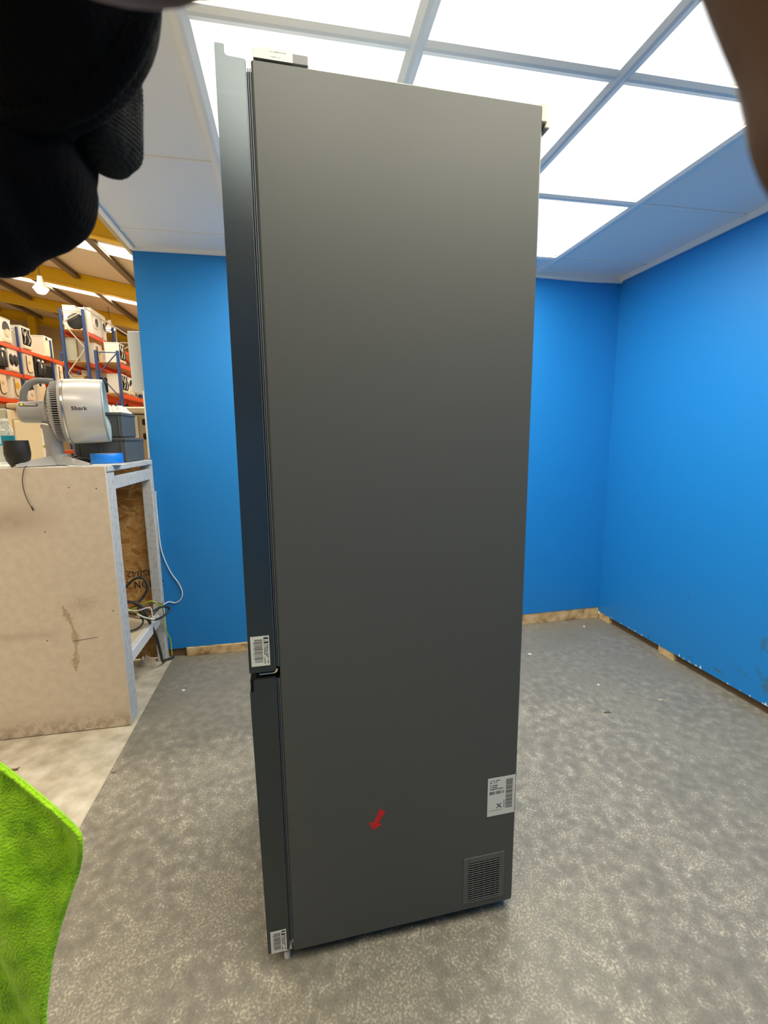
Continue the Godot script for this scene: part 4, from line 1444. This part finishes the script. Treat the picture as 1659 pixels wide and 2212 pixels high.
	# warning strip on the motor housing
	var ws := Mb.new()
	ws.xf = Transform3D(Basis(Vector3.RIGHT, -0.6), V(-0.085, 0.262, 0.0415))
	ws.bx(V(-0.03, -0.006, -0.0006), V(0.037, 0.006, 0.0008))
	var st := obj("warning_strip", ws, mat(c8(92, 74, 66), 0.6), t)
	ws = Mb.new()
	ws.xf = Transform3D(Basis(Vector3.RIGHT, -0.6), V(-0.085, 0.262, 0.0415))
	ws.prism(PackedVector2Array([Vector2(-0.026, -0.005), Vector2(-0.012, -0.005), Vector2(-0.019, 0.0055)]), 0.0008, 0.0014)
	obj("warning_triangle", ws, mat(c8(250, 214, 30), 0.5), st)
	ws = Mb.new()
	ws.xf = Transform3D(Basis(Vector3.RIGHT, -0.6), V(-0.085, 0.262, 0.0415))
	for k in 2:
		for j in 6:
			ws.bx(V(-0.009 + j * 0.0065, -0.003 + k * 0.0045, 0.0006), V(-0.0035 + j * 0.0065, -0.001 + k * 0.0045, 0.0012))
	obj("small_print", ws, M.paper, st)


func cable(called: String, label: String, m: Material, pts: Array, rad: float, group := "") -> void:
	var b := Mb.new()
	b.tube(pts, rad, 8, 6)
	var o := obj(called, b, m)
	tag(o, label, "cable", group)


func build_cables() -> void:
	var wh := mat(c8(228, 226, 220), 0.4)
	var bk := mat(c8(52, 50, 48), 0.5)
	var yg := mat(c8(176, 190, 50), 0.5)
	cable("wall_cable", "thin white cord looping down the blue wall beside the workbench leg", wh, [V(-0.786, 1.02, -2.834), V(-0.789, 0.969, -2.835), V(-0.789, 0.834, -2.836), V(-0.786, 0.697, -2.836), V(-0.77, 0.612, -2.836), V(-0.739, 0.526, -2.836), V(-0.705, 0.466, -2.836), V(-0.688, 0.408, -2.836), V(-0.699, 0.365, -2.836), V(-0.732, 0.345, -2.836), V(-0.765, 0.356, -2.83), V(-0.79, 0.352, -2.80)], 0.0034)
	cable("black_cable", "thick black cable rising in a loop against the strand board", bk, [V(-0.99, 0.44, -2.72), V(-0.96, 0.491, -2.75), V(-0.913, 0.531, -2.76), V(-0.869, 0.528, -2.76), V(-0.852, 0.472, -2.75), V(-0.876, 0.425, -2.74), V(-0.90, 0.395, -2.72), V(-0.884, 0.36, -2.69), V(-0.85, 0.33, -2.66)], 0.0075)
	cable("black_cable", "thick black cable hanging off the bench shelf down to the floor", bk, [V(-0.99, 0.42, -2.64), V(-0.93, 0.43, -2.66), V(-0.884, 0.41, -2.66), V(-0.85, 0.364, -2.66), V(-0.832, 0.31, -2.66), V(-0.804, 0.231, -2.66), V(-0.796, 0.161, -2.67), V(-0.797, 0.085, -2.70), V(-0.805, 0.02, -2.75), V(-0.80, 0.011, -2.79), V(-0.784, 0.011, -2.80), V(-0.764, 0.011, -2.825)], 0.0075)
	cable("black_cable", "bundle of dark cable looping round the workbench's rear leg", bk, [V(-0.9, 0.44, -2.62), V(-0.862, 0.424, -2.62), V(-0.806, 0.38, -2.62), V(-0.77, 0.379, -2.68), V(-0.748, 0.354, -2.74), V(-0.748, 0.33, -2.74), V(-0.775, 0.316, -2.68), V(-0.81, 0.33, -2.62), V(-0.85, 0.36, -2.6)], 0.0065)
	cable("black_cable", "dark cable loop lying lowest on the bench shelf", bk, [V(-0.91, 0.30, -2.55), V(-0.864, 0.306, -2.57), V(-0.843, 0.33, -2.6), V(-0.865, 0.36, -2.62), V(-0.92, 0.38, -2.62)], 0.005)
	cable("green_yellow_wire", "green and yellow wire arching above the cable bundle", yg, [V(-0.95, 0.36, -2.64), V(-0.929, 0.382, -2.65), V(-0.876, 0.40, -2.66), V(-0.81, 0.424, -2.66), V(-0.775, 0.396, -2.67), V(-0.76, 0.372, -2.7)], 0.004)
	cable("green_yellow_wire", "green and yellow wire crossing under the cable bundle", yg, [V(-0.93, 0.43, -2.58), V(-0.907, 0.412, -2.59), V(-0.86, 0.375, -2.6), V(-0.834, 0.352, -2.6), V(-0.81, 0.345, -2.61)], 0.004)
	cable("green_yellow_wire", "green and yellow wire running down the rear leg to the floor", yg, [V(-0.778, 0.36, -2.74), V(-0.785, 0.30, -2.775), V(-0.786, 0.225, -2.782), V(-0.779, 0.166, -2.80), V(-0.772, 0.119, -2.82), V(-0.772, 0.02, -2.825)], 0.0035)
	cable("white_wire", "white wire bent over the cable bundle and down the shelf edge", wh, [V(-0.95, 0.402, -2.57), V(-0.908, 0.406, -2.585), V(-0.858, 0.40, -2.59), V(-0.803, 0.408, -2.6), V(-0.794, 0.361, -2.6), V(-0.80, 0.31, -2.6), V(-0.806, 0.278, -2.6)], 0.0035)
	cable("brown_wire", "thin brown wire curling over the bench shelf's back", mat(c8(86, 62, 54), 0.5), [V(-0.96, 0.37, -2.63), V(-0.90, 0.40, -2.66), V(-0.85, 0.385, -2.69), V(-0.80, 0.40, -2.70), V(-0.765, 0.37, -2.72)], 0.003)
	cable("grey_wire", "thin grey wire bowed low across the cable bundle", mat(c8(120, 118, 112), 0.5), [V(-0.95, 0.39, -2.6), V(-0.89, 0.35, -2.62), V(-0.83, 0.335, -2.64), V(-0.79, 0.36, -2.66), V(-0.76, 0.40, -2.70)], 0.0035)
	cable("white_wire", "short white wire sticking out of the bundle beside the leg", wh, [V(-0.86, 0.385, -2.57), V(-0.82, 0.36, -2.58), V(-0.785, 0.34, -2.60), V(-0.77, 0.37, -2.60)], 0.0035)


func build_litter() -> void:
	for q in [[V(-1.16, 0.0, -1.93), 0.022, "small brown leaf fragment on the bare concrete before the bench front"], [V(1.42, 0.0017, -1.79), 0.02, "brown scrap on the painted floor between fridge and right wall"], [V(-0.755, 0.0017, -1.83), 0.009, "dark speck of dirt on the floor paint's left edge"]]:
		var c := Mb.new()
		c.xf = Transform3D(Basis(Vector3.RIGHT, -PI / 2), Vector3.ZERO)
		c.prism(PackedVector2Array([Vector2(-1, 0), Vector2(-0.4, 0.25), Vector2(0.3, 0.2), Vector2(0.9, 0.5), Vector2(0.6, 0.0), Vector2(1.0, -0.3), Vector2(0.1, -0.35), Vector2(-0.5, -0.2)]), 0.0, 0.1)
		var o := obj("debris", c, mat(c8(104, 76, 52), 0.8))
		o.scale = Vector3.ONE * q[1]
		o.position = q[0]
		tag(o, q[2], "debris")
	# clear plastic bag on the floor under the bench
	var bag := Mb.new()
	var nz := noise(14.0, 3, 5)
	var pts := func(i: int, j: int) -> Vector3:
		var a := TAU * i / 18.0
		var r := float(j) / 7.0
		var p := V(cos(a) * 0.055 * r, 0.0, sin(a) * 0.045 * r)
		var hgt := (1.0 - r * r) * 0.04 + 0.002
		return p + V(0, hgt * (1.0 + 0.9 * nz.get_noise_2d(p.x * 3.0, p.z * 3.0)), 0)
	for i in 18:
		for j in 7:
			var p: Array = [pts.call(i, j), pts.call(i + 1, j), pts.call(i + 1, j + 1), pts.call(i, j + 1)]
			var nn: Vector3 = (p[2] - p[0]).cross(p[3] - p[1]).normalized()
			if nn.y < 0:
				nn = -nn
			bag.tri(p[0], p[1], p[2], nn, nn, nn)
			bag.tri(p[0], p[2], p[3], nn, nn, nn)
	var film := mat(Color(0.85, 0.8, 0.7, 0.45), 0.12)
	film.transparency = BaseMaterial3D.TRANSPARENCY_ALPHA
	var pb := obj("plastic_bag", bag, film)
	pb.position = V(-0.9, 0.001, -2.78)
	tag(pb, "crumpled clear plastic bag on the floor under the workbench", "plastic bag")
	# curled shaving and chips of plaster on the painted floor
	var s := Mb.new()
	for k in 8:
		var a0 := -0.9 + k * 0.22
		var a1 := a0 + 0.22
		var w0 := 0.004 * sin(PI * (k + 0.4) / 9.0)
		var w1 := 0.004 * sin(PI * (k + 1.4) / 9.0)
		var p0 := V(sin(a0) * 0.02, 0.011 - cos(a0) * 0.009, 0)
		var p1 := V(sin(a1) * 0.02, 0.011 - cos(a1) * 0.009, 0)
		s.quad(p0 - V(0, 0, w0), p1 - V(0, 0, w1), p1 + V(0, 0, w1), p0 + V(0, 0, w0), V(-sin(a0), cos(a0), 0), false)
		s.quad(p0 - V(0, 0.001, w0), p1 - V(0, 0.001, w1), p1 + V(0, -0.001, w1), p0 + V(0, -0.001, w0), V(sin(a0), -cos(a0), 0), false)
	var sv := obj("wood_shaving", s, M.cream)
	sv.position = V(1.745, 0.0012, -1.83)
	sv.rotation.y = -0.3
	tag(sv, "small curled pale shaving on the floor near the right wall", "shaving")
	var n := 0
	for q in [[1.93, -2.72, 0.012, "white plaster chip on the floor nearest the blue corner"], [1.36, -2.42, 0.016, "larger white plaster chip on the floor right of the fridge's rear edge"], [1.54, -2.02, 0.01, "white plaster chip alone in the middle of the right hand floor"], [-0.62, -2.42, 0.013, "white chip on the floor between workbench and fridge"]]:
		var c := Mb.new()
		var r := RandomNumberGenerator.new()
		r.seed = 50 + n
		n += 1
		var poly := PackedVector2Array()
		for k in 7:
			var a := TAU * k / 7.0
			poly.append(Vector2(cos(a), sin(a)) * q[2] * r.randf_range(0.45, 1.0))
		c.xf = Transform3D(Basis(Vector3.RIGHT, -PI / 2), V(0, 0, 0))
		c.prism(poly, 0.0, 0.0025)
		var ch := obj("plaster_chip", c, M.white)
		ch.position = V(q[0], 0.0017, q[1])
		tag(ch, q[3], "chip", "plaster chips on the floor")


# ---------------------------------------------------------------- surface nets
# field(p) < 0 inside; mesh over the box lo..hi with the given cell
func nets(field: Callable, lo: Vector3, hi: Vector3, cell: float, b: Mb) -> void:
	var nx := int(ceil((hi.x - lo.x) / cell)) + 1
	var ny := int(ceil((hi.y - lo.y) / cell)) + 1
	var nz := int(ceil((hi.z - lo.z) / cell)) + 1
	var f := PackedFloat32Array()
	f.resize(nx * ny * nz)
	for k in nz:
		for j in ny:
			for i in nx:
				f[(k * ny + j) * nx + i] = field.call(lo + Vector3(i, j, k) * cell)
	var vid := PackedInt32Array()
	vid.resize(nx * ny * nz)
	vid.fill(-1)
	var pos := PackedVector3Array()
	var nor := PackedVector3Array()
	var off := [Vector3i(0, 0, 0), Vector3i(1, 0, 0), Vector3i(0, 1, 0), Vector3i(1, 1, 0), Vector3i(0, 0, 1), Vector3i(1, 0, 1), Vector3i(0, 1, 1), Vector3i(1, 1, 1)]
	var edges := [[0, 1], [2, 3], [4, 5], [6, 7], [0, 2], [1, 3], [4, 6], [5, 7], [0, 4], [1, 5], [2, 6], [3, 7]]
	for k in nz - 1:
		for j in ny - 1:
			for i in nx - 1:
				var d := []
				var neg := 0
				for o in off:
					var val := f[((k + o.z) * ny + j + o.y) * nx + i + o.x]
					d.append(val)
					if val < 0.0:
						neg += 1
				if neg == 0 or neg == 8:
					continue
				var s := Vector3.ZERO
				var c := 0
				for e in edges:
					var a: float = d[e[0]]
					var q: float = d[e[1]]
					if (a < 0.0) != (q < 0.0):
						s += Vector3(off[e[0]]).lerp(Vector3(off[e[1]]), a / (a - q))
						c += 1
				var p := lo + (Vector3(i, j, k) + s / c) * cell
				vid[(k * ny + j) * nx + i] = pos.size()
				pos.append(p)
				var h := cell * 0.5
				nor.append(Vector3(field.call(p + Vector3(h, 0, 0)) - field.call(p - Vector3(h, 0, 0)), field.call(p + Vector3(0, h, 0)) - field.call(p - Vector3(0, h, 0)), field.call(p + Vector3(0, 0, h)) - field.call(p - Vector3(0, 0, h))).normalized())
	var st := [1, nx, nx * ny]
	for k in range(1, nz - 1):
		for j in range(1, ny - 1):
			for i in range(1, nx - 1):
				var at := (k * ny + j) * nx + i
				for axis in 3:
					if (f[at] < 0.0) == (f[at + st[axis]] < 0.0):
						continue
					var u: int = st[(axis + 1) % 3]
					var w: int = st[(axis + 2) % 3]
					var q := [vid[at], vid[at - u], vid[at - u - w], vid[at - w]]
					if q.has(-1):
						continue
					b.tri(pos[q[0]], pos[q[1]], pos[q[2]], nor[q[0]], nor[q[1]], nor[q[2]], Vector2(pos[q[0]].x, pos[q[0]].y), Vector2(pos[q[1]].x, pos[q[1]].y), Vector2(pos[q[2]].x, pos[q[2]].y))
					b.tri(pos[q[0]], pos[q[2]], pos[q[3]], nor[q[0]], nor[q[2]], nor[q[3]], Vector2(pos[q[0]].x, pos[q[0]].y), Vector2(pos[q[2]].x, pos[q[2]].y), Vector2(pos[q[3]].x, pos[q[3]].y))


static func smin(a: float, b: float, k: float) -> float:
	var h := maxf(k - absf(a - b), 0.0) / k
	return minf(a, b) - h * h * k * 0.25


static func capsule(p: Vector3, a: Vector3, b: Vector3, ra: float, rb: float) -> float:
	var d := b - a
	var t := clampf((p - a).dot(d) / d.length_squared(), 0.0, 1.0)
	return p.distance_to(a + d * t) - lerpf(ra, rb, t)


static func ellipsoid(p: Vector3, c: Vector3, r: Vector3) -> float:
	var q := (p - c) / r
	var l := q.length()
	return (l - 1.0) * minf(r.x, minf(r.y, r.z)) if l < 0.0001 else l * (l - 1.0) / (q / r).length()


func build_person() -> void:
	# the photographer's raised arm: a hand over the lens and a baggy dark sleeve
	var t := thing("person", "person holding the camera, dark knitted sleeve hanging down and one finger over the lens", "person", V(0, 1.3057, 0))
	t.basis = Basis(V(0.98161, -0.00946, 0.19068), V(0.03921, 0.98747, -0.15284), V(-0.18684, 0.15751, 0.96968)).orthonormalized()
	var skin := mat(c8(86, 64, 50), 0.55)
	# finger bones: [from, to, radius, radius]; the index finger reaches down beside the lens
	var bones := [
		[V(-0.085, 0.0965, -0.05), V(-0.03, 0.0868, -0.05), 0.0206, 0.0206],
		[V(-0.08, 0.115, -0.052), V(-0.01, 0.125, -0.054), 0.026, 0.022],
		[V(-0.034, 0.0865, -0.05), V(0.008, 0.128, -0.05), 0.0206, 0.014],
		[V(-0.04, 0.115, -0.066), V(0.0, 0.14, -0.078), 0.022, 0.014],
		[V(0.0026, 0.132, -0.05), V(0.0276, 0.112, -0.05), 0.0118, 0.0106],
		[V(0.0276, 0.112, -0.05), V(0.0398, 0.078, -0.05), 0.0106, 0.0098],
		[V(0.0398, 0.078, -0.05), V(0.0531, 0.044, -0.05), 0.0098, 0.0092],
		[V(0.0531, 0.044, -0.05), V(0.0626, 0.028, -0.05), 0.0092, 0.0072],
		[V(0.004, 0.138, -0.066), V(0.04, 0.138, -0.066), 0.0115, 0.0105],
		[V(0.04, 0.138, -0.066), V(0.072, 0.118, -0.062), 0.0105, 0.0095],
		[V(0.072, 0.118, -0.062), V(0.088, 0.095, -0.056), 0.0095, 0.0075],
		[V(0.004, 0.144, -0.08), V(0.042, 0.148, -0.088), 0.011, 0.01],
		[V(0.042, 0.148, -0.088), V(0.075, 0.135, -0.086), 0.01, 0.009],
		[V(0.075, 0.135, -0.086), V(0.094, 0.113, -0.08), 0.009, 0.007],
		[V(-0.002, 0.146, -0.094), V(0.03, 0.154, -0.106), 0.0098, 0.0088],
		[V(0.03, 0.154, -0.106), V(0.058, 0.148, -0.108), 0.0088, 0.0078],
		[V(0.058, 0.148, -0.108), V(0.074, 0.132, -0.104), 0.0078, 0.006],
		[V(-0.06, 0.1, -0.04), V(-0.035, 0.104, -0.018), 0.016, 0.0125],
		[V(-0.035, 0.104, -0.018), V(-0.01, 0.11, -0.008), 0.0125, 0.011],
		[V(-0.01, 0.11, -0.008), V(0.014, 0.11, -0.006), 0.011, 0.008],
		[V(-0.085, 0.115, -0.05), V(-0.125, 0.165, -0.085), 0.026, 0.027],
		[V(-0.125, 0.165, -0.085), V(-0.16, 0.235, -0.17), 0.027, 0.034],
	]
	var hand := func(p: Vector3) -> float:
		var d := 1.0
		for q in bones:
			d = smin(d, capsule(p, q[0], q[1], q[2], q[3]), 0.006)
		return d
	var b := Mb.new()
	nets(hand, V(-0.20, 0.01, -0.21), V(0.105, 0.265, 0.02), 0.0036, b)
	obj("hand", b, skin, t)
	# nail of the finger by the lens
	b = Mb.new()
	b.xf = Transform3D(Basis(Vector3.BACK, 0.9), V(0.0626, 0.036, -0.043))
	b.bx(V(-0.007, -0.0005, -0.005), V(0.005, 0.0008, 0.005), 0.0007)
	obj("fingernail", b, mat(c8(206, 160, 140), 0.3), t)
	# sleeve: soft lobes of dark knit that hang from the arm
	var knit := mat(c8(19, 19, 20), 0.95, 0.0, 0.15)
	knit.rim_enabled = true
	knit.rim = 0.15
	var wv := Image.create(64, 64, false, Image.FORMAT_L8)
	for y in 64:
		for x in 64:
			wv.set_pixel(x, y, Color.WHITE * (0.5 + 0.25 * sin(TAU * x / 16.0) + 0.25 * sin(TAU * y / 16.0 + PI * floor(x / 8.0))))
	wv.bump_map_to_normal_map(3.0)
	knit.normal_enabled = true
	knit.normal_texture = ImageTexture.create_from_image(wv)
	knit.normal_scale = 0.6
	tri_map(knit, 90.0, false)
	var k := 0.2 / 997.3
	var at := func(u: float, v: float, z: float) -> Vector3: return V((u - 829.5) * -z / 997.3, (1106 - v) * -z / 997.3, z)
	var lobes := [
		[at.call(60, -60, -0.19), V(285 * 0.19 / 997.3, 345 * 0.19 / 997.3, 0.03), 0.0],
		[at.call(32, 410, -0.204), V(166 * k, 146 * k, 0.024), 0.0],
		[at.call(-25, 455, -0.196), V(108 * k, 132 * k, 0.024), 0.0],
		[at.call(95, 330, -0.212), V(112 * k, 215 * k, 0.02), 0.0],
	]
	var nzz := noise(38.0, 2, 9)
	var cloth := func(p: Vector3) -> float:
		var d := 1.0
		for q in lobes:
			var pp := p
			d = smin(d, ellipsoid(pp, q[0], q[1]), 0.0025)
		d += nzz.get_noise_3d(p.x, p.y * 0.5, p.z) * 0.0016
		return maxf(d, p.y - 0.285)
	b = Mb.new()
	nets(cloth, V(-0.225, 0.06, -0.25), V(-0.075, 0.29, -0.155), 0.0036, b)
	var sl := obj("sleeve", b, knit, t)
	# ribbed hem of the outer fold, and of the fold behind it
	b = Mb.new()
	var hem := []
	for q in [[352, -60], [346, 0], [333, 60], [308, 125], [272, 180], [228, 225], [175, 255], [110, 274], [30, 287], [-60, 290]]:
		hem.append(at.call(q[0] - 22, q[1] - 22, -0.186))
	b.tube(hem, 0.0052, 12, 14, [], 0.05, TAU / 0.0021)
	obj("ribbed_hem", b, knit, sl)
	# light stitched edge of the hem
	b = Mb.new()
	hem = []
	for q in [[333, 70], [309, 131], [274, 186], [230, 231], [177, 261], [110, 281], [30, 293], [-60, 296]]:
		hem.append(at.call(q[0] - 7, q[1] - 5, -0.1885))
	b.tube(hem, 0.0007, 6, 14, [], 0.3, TAU / 0.0017)
	obj("stitched_edge", b, mat(c8(150, 146, 128), 0.9), sl)
	# the cuff that hangs behind it
	var cuff_knit := knit.duplicate() as StandardMaterial3D
	cuff_knit.albedo_color = c8(46, 46, 44)
	var ca: Vector3 = at.call(215, 60, -0.216)
	var cb: Vector3 = at.call(234, 309, -0.216)
	var cuff := func(p: Vector3) -> float:
		var d := capsule(p, ca, cb, 0.0165, 0.0142)
		return d + 0.00035 * sin(p.y * TAU / 0.0021 + p.x * 90.0) + nzz.get_noise_3d(p.x * 1.4, p.y * 0.4, p.z) * 0.002
	b = Mb.new()
	nets(cuff, V(-0.16, 0.14, -0.24), V(-0.10, 0.255, -0.19), 0.0011, b)
	obj("cuff", b, cuff_knit, sl)


func build_towel() -> void:
	# lime green microfibre cloth hanging beside the photographer
	var t := MeshInstance3D.new()
	var z0 := -0.42
	var s := 0.42 / 997.3
	var edge := [[1655, 0], [1700, 52], [1750, 110], [1785, 155], [1800, 172], [1815, 178], [1860, 173], [1905, 160], [1930, 152], [2000, 131], [2060, 118], [2110, 112], [2160, 108], [2212, 106], [2300, 98], [2440, 90]]
	var right := func(v: float) -> float:
		if v <= edge[0][0]:
			return 0.0 + (v - 1655) * 1.15
		for i in edge.size() - 1:
			if v <= edge[i + 1][0]:
				return lerpf(edge[i][1], edge[i + 1][1], (v - edge[i][0]) / float(edge[i + 1][0] - edge[i][0]))
		return 90.0
	var nz := noise(5.5, 3, 31)
	var NU := 60
	var NV := 130
	var b := Mb.new()
	var grid := func(i: int, j: int, side: float) -> Vector3:
		var v := 1380.0 + 1060.0 * j / NV
		var r: float = right.call(v)
		var l := -330.0
		var f := float(i) / NU
		var u := lerpf(l, r, 1.0 - pow(1.0 - f, 1.25))
		var x := (u - 829.5) * s
		var y := (1106.0 - v) * s
		var thick := 0.0022 * sqrt(clampf((1.0 - f) * 30.0, 0.0, 1.0)) + 0.0002
		if f > 0.9:
			thick += 0.0013 * exp(-pow((1.0 - f - 0.035) / 0.02, 2.0))
		var z := z0 + (1.0 - f * 0.7) * (0.018 * nz.get_noise_2d(x * 2.0 + y, y * 0.7) + 0.008 * sin(x * 46.0 + y * 22.0)) + side * thick
		return V(x, y, z)
	var pos := [[], []]
	for side in 2:
		for j in NV + 1:
			var row := []
			for i in NU + 1:
				row.append(grid.call(i, j, 1.0 if side == 0 else -1.0))
			pos[side].append(row)
	for side in 2:
		var sg := 1.0 if side == 0 else -1.0
		var nor := []
		for j in NV + 1:
			var row := []
			for i in NU + 1:
				var a: Vector3 = pos[side][j][mini(i + 1, NU)] - pos[side][j][maxi(i - 1, 0)]
				var c: Vector3 = pos[side][mini(j + 1, NV)][i] - pos[side][maxi(j - 1, 0)][i]
				var nn := c.cross(a).normalized()
				row.append(nn if nn.z * sg > 0 else -nn)
			nor.append(row)
		for j in NV:
			for i in NU:
				var p00: Vector3 = pos[side][j][i]
				var p10: Vector3 = pos[side][j][i + 1]
				var p11: Vector3 = pos[side][j + 1][i + 1]
				var p01: Vector3 = pos[side][j + 1][i]
				b.tri(p00, p10, p11, nor[j][i], nor[j][i + 1], nor[j + 1][i + 1], Vector2(p00.x, p00.y), Vector2(p10.x, p10.y), Vector2(p11.x, p11.y))
				b.tri(p00, p11, p01, nor[j][i], nor[j + 1][i + 1], nor[j + 1][i], Vector2(p00.x, p00.y), Vector2(p11.x, p11.y), Vector2(p01.x, p01.y))
	for j in NV:
		var nn := Vector3.RIGHT
		b.quad(pos[0][j][NU], pos[1][j][NU], pos[1][j + 1][NU], pos[0][j + 1][NU], nn, false)
	var m := mat(Color.WHITE, 0.95, 0.0, 0.2)
	m.albedo_texture = ntex(0.012, 4, 91, [[0.0, c8(112, 160, 16)], [0.4, c8(152, 206, 26)], [0.7, c8(170, 222, 40)], [1.0, c8(186, 232, 66)]])
	tri_map(m, 5.0, false)
	with_bump(m, ntex(0.3, 3, 92, [], 256, true, 4.0), 0.7)
	m.backlight_enabled = true
	m.backlight = c8(70, 110, 10)
	m.rim_enabled = true
	m.rim = 0.4
	var o := obj("microfibre_cloth", b, m)
	o.transform = Transform3D(Basis(V(0.98161, -0.00946, 0.19068), V(0.03921, 0.98747, -0.15284), V(-0.18684, 0.15751, 0.96968)).orthonormalized(), V(0, 1.3057, 0))
	tag(o, "lime green microfibre cloth hanging in front of the bare concrete floor", "cloth")
